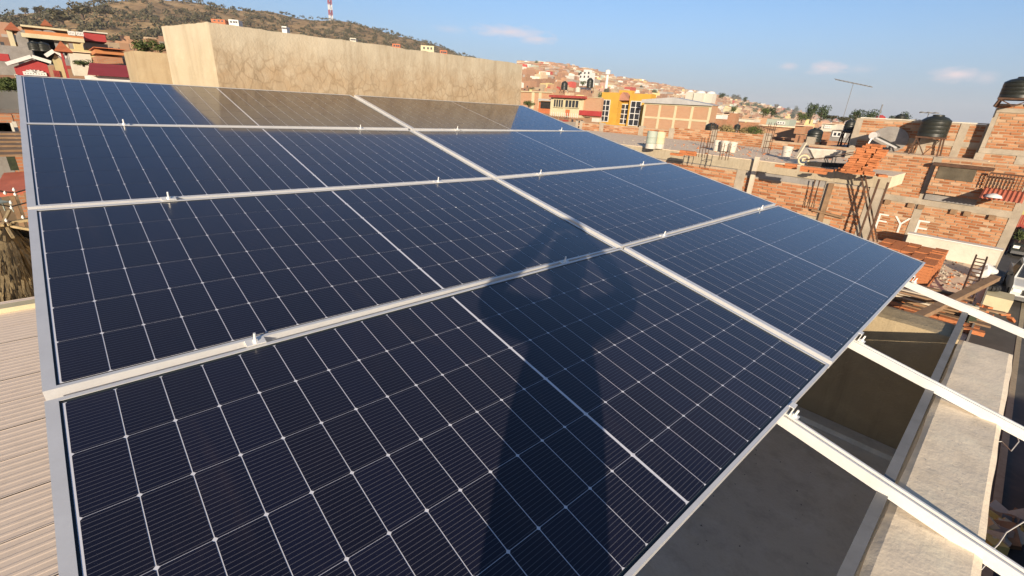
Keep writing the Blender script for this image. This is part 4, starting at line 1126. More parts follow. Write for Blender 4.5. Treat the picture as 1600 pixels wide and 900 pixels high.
# --- street side: yellow box with tyre, cars, gate, tree
p = at_z(1556, 458, -6.2); t = thing('yellow_box', 'pale yellow cement box standing at the pavement edge', 'box', (p[0], p[1], GZ))
b = MB(); b.box(-.6, .6, -.55, .55, 0, .78); b.build('box', 'cream', t)
b = MB()
for k in range(18):
    a0, a1 = 2 * math.pi * k / 18, 2 * math.pi * (k + 1) / 18; b.tube([(.3 * math.cos(a0), .3 * math.sin(a0), 0), (.3 * math.cos(a1), .3 * math.sin(a1), 0)], .12, 8)
o = b.build('old_tyre', 'rubber', None, True); o.location = (p[0] + .4, p[1] + .3, GZ + .91); tag(o, 'black tyre lying on the yellow cement box', 'tyre')


def pickup(x, y, rz, label, mat='car'):
    t = thing('parked_car', label, 'car', (x, y, GZ + .02), rz, 'cars parked in the street')
    # profile along local x (front at -x), car width along y
    W = .86
    prof = [(-2.2, .45), (-2.25, .75), (-2.1, .95), (-1.2, 1.08), (-.55, 1.62), (.65, 1.68), (.95, 1.1), (2.3, 1.06), (2.35, .5)]
    n = len(prof); b = MB(); vs = []
    for y_ in (-W, W):
        for (px_, pz_) in prof: vs.append((px_, y_ * (.84 if pz_ > 1.4 else 1), pz_))
    b.add(vs, [(k, (k + 1) % n, n + (k + 1) % n, n + k) for k in range(n)] + [tuple(range(n)), tuple(range(2 * n - 1, n - 1, -1))])
    o = b.build('body', mat, t); bevel(o, .05, 2)
    b = MB(); b.add([(-1.16, -.74, 1.12), (-1.16, .74, 1.12), (-.60, .66, 1.60), (-.60, -.66, 1.60)], [(0, 3, 2, 1)]); o = b.build('windscreen', 'glass', t); o.location = (-.035, 0, .02)
    for s_ in (-1, 1):
        b = MB(); b.add([(-1.0, s_ * .86, 1.14), (.75, s_ * .86, 1.14), (.55, s_ * .755, 1.58), (-.5, s_ * .755, 1.58)], [(0, 1, 2, 3)]); b.build('side_window', 'glass', t)
        b = MB(); b.box(-2.27, -2.12, s_ * .55, s_ * .82, .70, .86); b.build('headlight', 'bulb', t)
        b = MB(); b.box(-.95, -.80, s_ * .90, s_ * 1.08, 1.1, 1.24); b.build('mirror', 'rubber', t)
        for xx in (-1.45, 1.5):
            b = MB(); b.tube([(xx, s_ * .66, .34), (xx, s_ * .90, .34)], .34, 20); w = b.build('wheel', 'rubber', t); b = MB(); b.tube([(xx, s_ * .89, .34), (xx, s_ * .915, .34)], .2, 14); b.build('rim', 'chrome', w)
    b = MB(); b.box(-2.29, -2.2, -.5, .5, .62, .84); b.build('grille', 'dark', t)
    b = MB(); b.box(-2.36, -2.2, -.84, .84, .40, .56); b.build('bumper', 'chrome', t)


c1 = at_z(1608, 455, GZ + .8); pickup(c1[0] + 1.9, c1[1] - .2, .06, 'white pickup parked in the street at the right edge')
c2 = at_z(1610, 385, GZ + .8); pickup(c2[0] + 1.2, c2[1], .06, 'dark parked car farther up the street beyond the white pickup', 'tank')
# gate and yellow wall at the street behind lettered wall
p = at_z(1572, 395, GZ); t = thing('iron_gate', 'brown iron gate at the foot of the yellow street wall', 'gate')
gx = p[0]
for k in range(14): b = MB(); y = -4.95 - k * .1; b.box(gx, gx + .04, y - .045, y + .045, GZ + .14, GZ + 2.4); b.build('gate_board', 'redroof', t)
b = MB(); b.box(gx + 1.5, gx + 2.2, -6.9, -4.95, GZ, GZ + 4.4); tag(b.build('yellow_wall', 'yellow'), 'yellow street wall beyond the brown gate', 'wall')

# pale cables drooping by the parapet, rubble below
rn = random.Random(8)
for k, (pts, lb) in enumerate(((((1560, 665), (1572, 672), (1585, 668), (1592, 690), (1580, 705), (1566, 690), (1556, 690)), 'looped pale cable scribbling over the dark yard'),
                               (((1548, 862), (1560, 850), (1572, 832), (1600, 815)), 'pale cable crossing the rubble at the bottom right'),
                               (((1533, 890), (1548, 872), (1560, 868), (1600, 890)), 'second pale cable lying below the crossing one'),
                               (((1553, 590), (1540, 520), (1530, 470), (1500, 600)), None))):
    if lb is None: continue
    P3 = [tuple(at_z(x, y, -5.2)) for x, y in pts]; b = MB(); b.tube(P3, .009, 5); tag(b.build('cable', 'cable', None, True), lb, 'cable')
t = thing('rubble_heap', 'small heap of broken blocks and cardboard below the parapet', 'rubble')
for k in range(26):
    p = at_z(rn.uniform(1545, 1600), rn.uniform(800, 850), -6.7); s_ = rn.uniform(.15, .42)
    b = MB(); b.box(-s_ / 2, s_ / 2, -s_ * .35, s_ * .35, -s_ * .2, s_ * .2); o = b.build('piece', ['cream', 'wood', 'grey', 'pale_wood', 'yellow'][k % 5], t); o.location = tuple(p); o.rotation_euler = (rn.uniform(-.5, .5), rn.uniform(-.5, .5), rn.uniform(0, 3))
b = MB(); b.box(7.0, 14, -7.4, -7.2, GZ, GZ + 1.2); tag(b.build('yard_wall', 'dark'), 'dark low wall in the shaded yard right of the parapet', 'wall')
# unseen house added over the street behind the photographer to shade the street
b = MB(); b.box(-26, 6, -22, -13.2, GZ, -3.0); tag(b.build('street_shade_house', 'offwhite'), 'plain unseen house added behind the photographer to shade the street', 'house')

# ------------------------------------------------------------------ middle distance buildings, facades towards -x
def XB(parent, name, mat, x0, y0, x1, y1, X, depth=.2, out=0.0):
    a = at_x(x0, y0, X); c = at_x(x1, y1, X); b = MB(); b.box(X - out, X + depth, a[1], c[1], a[2], c[2]); return b.build(name, mat, parent)


def YB(parent, name, mat, x0, y0, x1, y1, Y, depth=.2, out=0.0):
    a = at_y(x0, y0, Y); c = at_y(x1, y1, Y); b = MB(); b.box(a[0], c[0], Y - out, Y + depth, a[2], c[2]); return b.build(name, mat, parent)


def win(parent, mk, x0, y0, x1, y1, P, nx=2, ny=2, frame='white', out=.05, bw=.07):
    """window: frame bars and one pane per light"""
    X = P; f_ = at_x if mk is XB else at_y; a = f_(x0, y0, P); c = f_(x1, y1, P)
    i = 1 if mk is XB else 0; u0, u1 = sorted((a[i], c[i])); z0, z1 = sorted((a[2], c[2]))
    def bx(mb, q0, q1, r0, r1, d0, d1):
        if i == 1: mb.box(P - d1, P - d0, q0, q1, r0, r1)
        else: mb.box(q0, q1, P - d1, P - d0, r0, r1)
    mb = MB()
    for k in range(nx + 1): u = u0 + (u1 - u0) * k / nx; bx(mb, u - bw / 2, u + bw / 2, z0, z1, .02, out + .03)
    for k in range(ny + 1): z = z0 + (z1 - z0) * k / ny; bx(mb, u0 - bw / 2, u1 + bw / 2, z - bw / 2, z + bw / 2, .022, out + .028)
    fr = mb.build('window', frame, parent)
    for k in range(nx):
        for j in range(ny):
            mb = MB(); bx(mb, u0 + (u1 - u0) * k / nx + bw / 2, u0 + (u1 - u0) * (k + 1) / nx - bw / 2, z0 + (z1 - z0) * j / ny + bw / 2, z0 + (z1 - z0) * (j + 1) / ny - bw / 2, .004, out - .01); mb.build('pane', 'glass', fr)


# yellow building
E1 = 46.0
t = thing('yellow_building', 'ochre yellow building with tall white framed windows and a pink gable', 'building')
XB(t, 'left_bay', 'ochre', 941, 144, 959, 215, E1, 1.0); XB(t, 'rear_body', 'ochre', 945, 172, 1003, 215, E1 + 1.9, 6)
XB(t, 'middle_bay', 'ochre', 958, 150, 986, 215, E1 + .8, 1.0)
XB(t, 'right_bay', 'ochre', 985, 146, 1007, 215, E1, 1.0)
XB(t, 'parapet', 'ochre', 968, 141, 986, 152, E1 + 1.2, .6)
win(t, XB, 942, 156, 950, 190, E1, 2, 4)
win(t, XB, 957, 162, 981, 194, E1 + .8, 4, 4)
win(t, XB, 987, 158, 997, 197, E1, 2, 4)
a = at_x(963, 157, E1 + .3); c = at_x(985, 157, E1 + .3); pk = at_x(974, 144, E1 + .3)
b = MB(); b.add([(E1 + .1, a[1], a[2]), (E1 + .1, c[1], c[2]), (E1 + .2, pk[1], pk[2]), (E1 + 1.5, a[1], a[2]), (E1 + 1.5, c[1], c[2]), (E1 + 1.5, pk[1], pk[2])], [(0, 2, 1), (3, 4, 5), (0, 3, 5, 2), (1, 2, 5, 4), (0, 1, 4, 3)]); b.build('gable', 'pinktile', t)
# brick warehouse
E2 = 44.0
t = thing('brick_warehouse', 'long bare brick warehouse with a pale concrete grid and grey roof', 'building')
a = at_x(1008, 155, E2); c = at_x(1112, 170, E2); zt = (a[2] + c[2]) / 2 - .0
yw0, yw1 = c[1], a[1]
b = MB(); b.box(E2, E2 + 1.2, yw0, yw1, -7, zt); b.build('wall', 'brick_pale', t)
for z in (zt - .06, zt - 1.35, zt - 2.75):
    b = MB(); b.box(E2 - .05, E2 - .003, yw0, yw1, z - .12, z + .06); b.build('beam', 'cream', t)
for k in range(5):
    y = yw0 + .12 + (yw1 - yw0 - .24) * k / 4; b = MB(); b.box(E2 - .046, E2 - .004, y - .12, y + .12, -3.4, zt - .2); b.build('column', 'cream', t)
b = MB(); ym = (yw0 * .45 + yw1 * .55)
b.add([(E2 - .3, yw0 - .2, zt + .02), (E2 - .3, ym, zt + .55), (E2 - .3, yw1 + .2, zt + .25), (E2 + 1.6, yw0 - .2, zt + .02), (E2 + 1.6, ym, zt + .55), (E2 + 1.6, yw1 + .2, zt + .25), (E2 - .3, yw0 - .2, zt - .05), (E2 - .3, yw1 + .2, zt - .05)], [(0, 3, 4, 1), (1, 4, 5, 2), (0, 1, 2, 7, 6)]); b.build('roof', 'zinc', t)
# balcony house and the brick walls round it
E3 = 42.0
t = thing('balcony_house', 'cream house with two wide dark windows and a maroon roof edge', 'house')
XB(t, 'wall', 'cream', 861, 152, 908, 184, E3 + .1, 1.5)
XB(t, 'roof_edge', 'redroof', 858, 148, 910, 154, E3 - .5, 2)
win(t, XB, 866, 155, 880, 168, E3, 4, 1, 'cream'); win(t, XB, 884, 156, 904, 169, E3, 4, 1, 'cream')
XB(t, 'door_panel', 'terracotta', 884, 171, 889, 181, E3, .05, .04)
XB(t, 'balcony_slab', 'rust', 856, 183, 905, 187, E3 - .6, 1)
for k in range(14):
    p = at_x(862 + k * 3.1, 176 + k * .25, E3 - .5); b = MB(); b.bar((E3 - .5, p[1], p[2] - .35), (E3 - .5, p[1], p[2] + .1), .04); b.build('baluster', 'white', t)
t = thing('brick_house', 'bare brick wall house directly right of the balcony house', 'house')
XB(t, 'wall', 'brick_pale', 908, 152, 937, 184, E3 + .3, .35); XB(t, 'painted_band', 'red', 905, 172, 937, 182, E3, .29)
XB(t, 'coping', 'cream', 907, 151, 937, 153, E3 + .2, .5); XB(t, 'base_wall', 'offwhite', 925, 184, 936, 191, E3 - .2, .4)
t = thing('brick_house', 'bare brick building beside the block with an open dark shed', 'house')
XB(t, 'wall', 'brick_pale', 812, 143, 862, 178, E3 + 4, 1)
for x in (832, 843): XB(t, 'column', 'cream', x - 1, 144, x + 1, 170, E3 + 3.9, .1)
XB(t, 'coping', 'cream', 812, 142, 862, 145, E3 + 3.8, .2)
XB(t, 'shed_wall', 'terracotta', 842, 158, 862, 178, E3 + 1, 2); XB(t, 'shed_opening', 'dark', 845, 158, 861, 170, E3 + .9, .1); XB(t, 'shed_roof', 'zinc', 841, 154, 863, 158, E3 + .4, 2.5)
# right mid distance
for (nm, mt, q, X, lb, wn) in (('brick_house', 'brick_pale', (1186, 197, 1243, 216), 38, 'pale brick house with a white pipe, in front of the trees', None),
                               ('house', 'teal', (1199, 185, 1232, 197), 42, 'small mint green house with a row of dark windows', (1215, 190, 1226, 194)),
                               ('house', 'offwhite', (1155, 185, 1178, 191), 50, 'low whitish shed roofed house above the dry bushes', None),
                               ('brick_house', 'brick_far', (1243, 196, 1256, 210), 36, 'narrow brick house with a broken tile roof', None),
                               ('house', 'grey', (1300, 203, 1327, 222), 34, 'grey house with dark openings behind the dark tanks', (1303, 206, 1320, 214)),
                               ('house', 'offwhite', (1285, 193, 1305, 206), 38, 'cluttered off white house between the tank and grey house', (1290, 196, 1298, 200)),
                               ('house', 'white', (1112, 178, 1128, 186), 60, 'bright white house right of the brick warehouse roof', None),
                               ('house', 'cream', (1131, 168, 1151, 176), 90, 'cream yellow house above the bright white one', None)):
    t = thing(nm, lb, 'house'); XB(t, 'wall', mt, *q, X, 1.5); XB(t, 'roof_slab', 'slab', q[0] - 1, q[1] - 1, q[2] + 1, q[1] + 1, X - .2, 1.9)
    if wn: win(t, XB, *wn, X, 3, 1, 'white')
    a = at_x(q[0], q[3], X); c = at_x(q[2], q[3], X); b = MB(); b.box(X + .05, X + 1.45, a[1] - .02, c[1] + .02, -7.5, min(a[2], c[2]) - .001); b.build('lower_wall', 'brick_far', t)

# ------------------------------------------------------------------ left side buildings, facades towards -y
def pyramid(parent, x0, x1, yb, px_, pyk, Y, mat, depth=3.0):
    a = at_y(x0, yb, Y); c = at_y(x1, yb, Y); k = at_y(px_, pyk, Y + depth / 2); z = min(a[2], c[2])
    b = MB(); b.add([(a[0], Y, z), (c[0], Y, z), (c[0], Y + depth, z), (a[0], Y + depth, z), ((a[0] + c[0]) / 2, Y + depth / 2, k[2])], [(0, 1, 4), (1, 2, 4), (2, 3, 4), (3, 0, 4), (0, 3, 2, 1)]); return b.build('roof', mat, parent)


Y1 = 34.0; TRIMW = .25
t = thing('red_house', 'red house with white gable trim and a big white arched window', 'house')
def gable_front(t, a, k, c, Y, low, wallmat, depth, roofmat):
    a, k, c = at_y(*a, Y), at_y(*k, Y), at_y(*c, Y); zl = at_y(60, low, Y)[2]; xa, xc = a[0] + .25, c[0] - .2
    za = a[2] - .12; zc = c[2] - .12
    b = MB(); f_ = [(xa, Y, zl), (xc, Y, zl), (xc, Y, zc), (k[0], Y, k[2] - .1), (xa, Y, za)]; n = 5
    b.add(f_ + [(x, Y + depth, z) for x, y, z in f_], [(0, 1, 2, 3, 4), (9, 8, 7, 6, 5), (0, 4, 9, 5), (1, 6, 7, 2)]); b.build('wall', wallmat, t)
    b = MB(); b.add([(a[0], Y - .1, a[2]), (k[0], Y - .1, k[2] + .03), (c[0], Y - .1, c[2]), (a[0], Y + depth, a[2]), (k[0], Y + depth, k[2] + .03), (c[0], Y + depth, c[2])], [(0, 3, 4, 1), (1, 4, 5, 2)]); b.build('roof', roofmat, t)
    b = MB(); b.bar((a[0], Y - .18, a[2]), (k[0] - .02, Y - .18, k[2] + .05), .16, .17, (0, 0, 1)); b.bar((k[0] + .02, Y - .182, k[2] + .05), (c[0], Y - .182, c[2]), .16, .17, (0, 0, 1)); b.build('trim', 'white', t)


gable_front(t, (10, 100), (50, 90), (80, 97.5), Y1, 150, 'red', 4, 'redroof')
win(t, YB, 37, 112.5, 72, 118, Y1, 8, 1, 'white')
a = at_y(37, 112, Y1); c = at_y(72, 113, Y1); cx_ = (a[0] + c[0]) / 2; rr = (c[0] - a[0]) / 2 * .92
b = MB(); b.add([(cx_ + rr * math.cos(q), Y1 - .03, a[2] + rr * .32 * math.sin(q)) for q in [math.pi * i / 12 for i in range(13)]], [tuple(range(13))]); fr = b.build('arched_window', 'grey', t)
b = MB()
for q in (.6, 1.1, 1.57, 2.04, 2.5): b.bar((cx_, Y1 - .06, a[2]), (cx_ + rr * math.cos(q), Y1 - .06, a[2] + rr * .32 * math.sin(q)), .05)
b.build('glazing_bars', 'white', fr)
win(t, YB, 24, 117, 30, 130, Y1, 2, 3, 'offwhite')
YW = Y1 - .6
gable_front(t, (71, 87.5), (85, 81), (103, 91), YW, 150, 'olivewall', 3.5, 'redroof')
win(t, YB, 84, 111, 93, 119, YW, 3, 2, 'redroof')
YB(t, 'bell_tower', 'red', 97, 79, 113, 150, YW - .3, 1.2)
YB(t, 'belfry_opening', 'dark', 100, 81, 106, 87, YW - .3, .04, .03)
pyramid(t, 84, 114, 79.5, 97, 64, YW - .7, 'terracotta', 2.0)

Y2 = 52.0
t = thing('orange_building', 'long orange and cream building with arches and hipped terracotta caps', 'building')
YB(t, 'orange_wall', 'orange', 38, 46, 131, 62, Y2, 8); YB(t, 'cream_band', 'cream', 32, 41, 106, 46, Y2 + 1.5, 6)
YB(t, 'cornice', 'cream', 34, 57.5, 131, 60.5, Y2 - .4, .39)
YB(t, 'arcade_wall', 'cream', 36, 60, 112, 92, Y2 + .2, 7)
for x in (50, 68, 84):
    a = at_y(x, 76, Y2); r_ = .75; b = MB(); b.add([(a[0] + r_ * math.cos(q), Y2 + .15, a[2] + .6 + r_ * math.sin(q)) for q in [math.pi * i / 10 for i in range(11)]] + [(a[0] - r_, Y2 + .15, a[2] - 1.2), (a[0] + r_, Y2 + .15, a[2] - 1.2)], [tuple(range(13))]); b.build('arch_opening', 'grey', t)
win(t, YB, 106, 49, 117, 55, Y2, 4, 1); win(t, YB, 119, 50, 130, 56, Y2, 4, 1)
YB(t, 'cap_block', 'cream', 68, 39, 85, 47, Y2 + 2, 3); pyramid(t, 63, 82, 39, 72, 30, Y2 + 1.6, 'terracotta', 3.4)
YB(t, 'left_tower', 'cream', 9, 46, 31, 90, Y2 + .4, 4); pyramid(t, 6, 32, 46, 18, 34, Y2 + .1, 'terracotta', 4)
YB(t, 'tower_window', 'glass', 20, 54, 28, 66, Y2 + .35, .04)
t = thing('red_wall_house', 'flat deep red house wall right of the orange building', 'house'); YB(t, 'wall', 'red', 131, 51, 167, 66, Y2 + 4, 6); YB(t, 'coping', 'offwhite', 131, 49.5, 168, 51.5, Y2 + 3.8, 6.4); YB(t, 'lower_wall', 'grey', 133, 66, 170, 78, Y2 + 5, 5)
t = thing('white_house', 'plain cream white house right of the red bell tower', 'house'); YB(t, 'wall', 'offwhite', 108, 82, 150, 120, Y1 + 6, 5); YB(t, 'coping', 'slab', 107, 80, 151, 83, Y1 + 5.8, 5.4)
t = thing('brick_house', 'brown brick house with an orange top band, left of the small wall', 'house'); YB(t, 'wall', 'brick_far', 150, 87, 200, 130, Y1 + 2, 5); YB(t, 'top_band', 'orange', 148, 77, 196, 87, Y1 + 1.9, 5); YB(t, 'roof_edge', 'terracotta', 146, 74, 196, 77.5, Y1 + 1.5, 5.5)
t = thing('red_roof_house', 'long low red roof with white wall just above the top panel edge', 'house'); YB(t, 'wall', 'white', 140, 118, 215, 150, 24, 5)
a = at_y(136, 117, 24); c = at_y(212, 119, 24); b = MB(); b.add([(a[0], 23.7, a[2]), (c[0], 23.7, a[2]), (c[0], 26.5, a[2] + .55), (a[0] + .3, 26.5, a[2] + .55)], [(0, 1, 2, 3)]); b.build('roof', 'red', t)
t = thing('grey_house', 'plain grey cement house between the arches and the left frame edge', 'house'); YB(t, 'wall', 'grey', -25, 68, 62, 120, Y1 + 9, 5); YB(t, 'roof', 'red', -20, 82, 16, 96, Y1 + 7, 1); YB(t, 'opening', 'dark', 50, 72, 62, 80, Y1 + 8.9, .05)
for k, (q, lb) in enumerate((((50, 70, 62, 79), 'black tank on the grey house, the left of two'), ((64, 71, 76, 80), 'black tank on the grey house, the right of two'))):
    p = at_y(q[0] + 6, q[3], Y1 + 7.5); water_tank(p[0], p[1], p[2], .32, .55, lb)
# grey corrugated fence, boards, awning, palapa near the left edge
t = thing('sheet_fence', 'grey corrugated sheet fence at the left frame edge', 'fence')
a = at_y(-30, 137, 13); c = at_y(33, 137, 13); z0 = at_y(20, 177, 13)[2]
n_ = 14
for k in range(n_):
    x0 = a[0] + (c[0] - a[0]) * k / n_; x1 = a[0] + (c[0] - a[0]) * (k + 1) / n_; b = MB(); m_ = 6
    vs = [(x0 + (x1 - x0) * i / m_, 13 + (.03 if i % 2 else 0), z) for z in (z0, c[2]) for i in range(m_ + 1)]
    b.add(vs, [(i, i + 1, m_ + 2 + i, m_ + 1 + i) for i in range(m_)]); b.build('sheet', 'zinc', t)
b = MB(); b.box(a[0], c[0], 13.02, 13.3, -7, z0 + .1); b.build('wall', 'brick_far', t)
t = thing('wooden_shack', 'low shack with a brown board roof left of the second row', 'shack')
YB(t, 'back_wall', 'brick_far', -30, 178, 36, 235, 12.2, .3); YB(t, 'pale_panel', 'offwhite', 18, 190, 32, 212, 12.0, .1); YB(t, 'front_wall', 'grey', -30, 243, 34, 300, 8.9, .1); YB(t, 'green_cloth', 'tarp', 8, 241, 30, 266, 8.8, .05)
a = at_z(-20, 240, -1.15); c = at_z(40, 236, -1.15)
for k in range(6):
    b = MB(); b.box(a[0] - 1, c[0] + .5, a[1] + k * .42 - .2, a[1] + k * .42 + .2, -1.18 + k * .03, -1.15 + k * .03); b.build('board', 'wood', t)
for k in range(9):
    p = at_y(-14 + k * 4, 206, 11.6); b = MB(); b.box(p[0] - .06, p[0] + .06, 11.6, 11.66, p[2] - .4, p[2] + .2); b.build('picket', 'offwhite', t)
b = MB(); b.box(-12, .5, .45, 16, -5.6, -5.5); o = b.build('yard', 'asphalt'); tag(o, kind='structure')
t = thing('red_awning', 'orange red awning over the dark yard beside the left frame edge', 'awning')
pp = [at_r(-14, 304, 9.5), at_r(40, 297, 9.5), at_r(38, 268, 10.6), at_r(6, 270, 10.6)]
b = MB(); b.add([tuple(p) for p in pp] + [(p[0], p[1], p[2] - .05) for p in pp], [(0, 1, 2, 3), (7, 6, 5, 4), (0, 4, 5, 1), (1, 5, 6, 2), (2, 6, 7, 3), (3, 7, 4, 0)]); b.build('cloth', 'awning', t)
for p in pp: b = MB(); b.bar((p[0], p[1], -5.5), (p[0], p[1], p[2] - .03), .06); b.build('pole', 'wood', t)
# palapa: thatched cone built of palm strands
c_ = at_r(8, 352, 8.6); cx, cy, cz = float(c_[0]), float(c_[1]), float(c_[2])
t = thing('palapa', 'dry palm thatched parasol roof at the left frame edge', 'palapa', (cx, cy, cz))
rn = random.Random(12); b = MB()
for lay in range(10):
    for k in range(260):
        a0 = rn.uniform(0, 2 * math.pi); r0 = .05 + lay * .10; r1 = r0 + rn.uniform(.25, .5); s_ = .62
        z0 = -r0 * s_ * 1.25 + rn.uniform(-.02, .05); z1 = -r1 * s_ * 1.45 + rn.uniform(-.06, .03); w = rn.uniform(.004, .012); da = rn.uniform(-.08, .08)
        ca, sa = math.cos(a0), math.sin(a0); cb, sb = math.cos(a0 + da), math.sin(a0 + da)
        b.add([(r0 * ca - w * sa, r0 * sa + w * ca, z0), (r0 * ca + w * sa, r0 * sa - w * ca, z0 + .02), (r1 * cb + w * sb * .6, r1 * sb - w * cb * .6, z1), (r1 * cb - w * sb * .6, r1 * sb + w * cb * .6, z1 - .01)], [(0, 1, 2, 3)])
o = b.build('thatch', 'thatch', t); o['kind'] = 'stuff'
b = MB(); b.tube([(0, 0, -3), (0, 0, .05)], .06, 8); b.build('pole', 'wood', t)
b = MB(); b.lathe([(.9, -1.1), (.5, -.62), (.02, -.02)], 14); b.build('cone', 'thatch', t)
b = MB()
for k in range(9): a0 = k * .7; b.bar((-.1 * math.cos(a0), -.1 * math.sin(a0), .02), (.32 * math.cos(a0), .32 * math.sin(a0), rn.uniform(-.1, .12)), .03)
b.build('top_knot', 'thatch', t)
# string lights
for k, (x, y) in enumerate(((8, 302), (24, 304), (17, 317), (18, 325), (36, 340), (10, 345), (22, 297), (2, 453), (14, 446))):
    p = at_r(x, y, 8.2); b = MB(); b.lathe([(.004, -.018), (.015, -.006), (.016, .006), (.007, .022), (.006, .028)], 8, tuple(p)); tag(b.build('light_bulb', 'bulb', None, True), 'small white bulb hanging on a string over the dark yard', 'light bulb', 'string of bulbs over the dark yard')
for k, pts in enumerate((((-10, 296), (8, 300), (24, 301), (42, 296)), ((-10, 318), (17, 323), (44, 316)), ((-10, 455), (2, 451), (14, 444), (44, 438)))):
    b = MB(); b.tube([tuple(at_r(x, y, 8.2)) for x, y in pts], .008, 4); tag(b.build('light_cord', 'dark'), ['thin cord of bulbs under the red awning', 'thin cord of bulbs above the palapa', 'thin cord of bulbs below the palapa'][k], 'cord')
# garden chair
p = at_z(4, 332, -5.5); t = thing('garden_chair', 'pale turquoise garden chair cut by the left frame edge', 'chair', (p[0], p[1], -5.5), .6)
b = MB(); b.box(-.25, .25, -.25, .25, .42, .46); b.build('seat', 'teal', t)
b = MB(); [b.box(-.25 + k * .11, -.19 + k * .11, .22, .25, .46, .95) for k in range(5)]; b.box(-.26, .26, .215, .255, .9, .98); b.build('backrest', 'teal', t)
for sx in (-.22, .22):
    for sy in (-.22, .22): b = MB(); b.bar((sx, sy, .42), (sx * 1.15, sy * 1.15, 0), .04); b.build('leg', 'teal', t)
# table below palapa
p = at_z(26, 468, -5.5); t = thing('garden_table', 'dark garden table below the palapa', 'table', (p[0], p[1], -5.5))
b = MB(); b.lathe([(.5, .70), (.5, .74)], 20); b.build('tabletop', 'dark', t); b = MB(); b.tube([(0, 0, 0), (0, 0, .7)], .05, 8); b.build('leg', 'steel', t)

# ------------------------------------------------------------------ trees
def crown_mesh(name, seed, n, size, mat, squash=.8, clumps=9, spread=.62):
    rn = random.Random(seed); b = MB()
    cs = []
    for k in range(clumps):
        v = Vector((rn.gauss(0, 1), rn.gauss(0, 1), rn.gauss(0, 1))).normalized() * spread * rn.uniform(.35, 1.0); cs.append((Vector((v.x, v.y, v.z * squash)), rn.uniform(.28, .5)))
    for k in range(n):
        c, r = cs[rn.randrange(clumps)]
        d = Vector((rn.gauss(0, 1), rn.gauss(0, 1), rn.gauss(0, 1))).normalized(); p = c + Vector((d.x, d.y, d.z * squash)) * r * rn.uniform(.6, 1.0)
        q = (d + Vector((rn.uniform(-.7, .7), rn.uniform(-.7, .7), rn.uniform(-.3, .9)))).normalized(); u = q.orthogonal().normalized(); w = q.cross(u); a = rn.uniform(0, 6.3); u, w = u * math.cos(a) + w * math.sin(a), w * math.cos(a) - u * math.sin(a)
        s_ = size * rn.uniform(.6, 1.3)
        b.add([p - u * s_ - w * s_ * .5, p + u * s_ * .2 - w * s_ * .55, p + u * s_ + w * s_ * .1, p - u * s_ * .1 + w * s_ * .55], [(0, 1, 2, 3)])
    me = bpy.data.meshes.new(name); me.from_pydata(b.v, [], b.f); me.materials.append(MAT[mat]); return me


CR = {'hill': [crown_mesh('crown', 100 + k, 260, .13, 'leaf_hill', .62, 8) for k in range(4)],
      'green': [crown_mesh('crown', 200 + k, 900, .075, 'leaf_green', .85, 12) for k in range(3)],
      'dark': [crown_mesh('crown', 300 + k, 700, .08, 'leaf_dark', .9, 12) for k in range(3)],
      'straw': [crown_mesh('crown', 400, 1500, .06, 'leaf_straw', .7, 14)]}
bt = MB(); bt.tube([(0, 0, -.9), (.03, .02, -.3), (0, 0, .2)], [.09, .065, .03], 6)
for k in range(4): a = k * 1.6; bt.tube([(.02, .01, -.3), (.3 * math.cos(a), .3 * math.sin(a), .15)], [.045, .015], 5)
TRUNK = bpy.data.meshes.new('trunk'); TRUNK.from_pydata(bt.v, [], bt.f); TRUNK.materials.append(MAT['bark'])
rt = random.Random(77)


def tree(x, y, z, R, kind, label, group=None, hz=1.0, name='tree', trunk=True):
    t = thing(name, label, 'tree' if name != 'bush' else 'bush', (x, y, z), rt.uniform(0, 6.3), group)
    c = bpy.data.objects.new('crown', rt.choice(CR[kind])); COL.objects.link(c); c.parent = t; c.scale = (R, R, R * hz); c.location = (0, 0, R * hz * .75)
    if trunk:
        k = bpy.data.objects.new('trunk', TRUNK); COL.objects.link(k); k.parent = t; k.scale = (R, R, R * hz * .9); k.location = (0, 0, R * hz * .75)


def tree_px(px, ybase, hpx, wpx, r, kind, label, hz=None, name='tree', group=None):
    p = at_r(px, ybase, r); dist = float(MC[2] @ (p - CAM)); H = hpx / FPX * dist; Rw = wpx / 2 / FPX * dist / .85
    tree(float(p[0]), float(p[1]), float(p[2]), Rw, kind, label, group, hz=max(.4, H / (Rw * 1.55)), name=name)


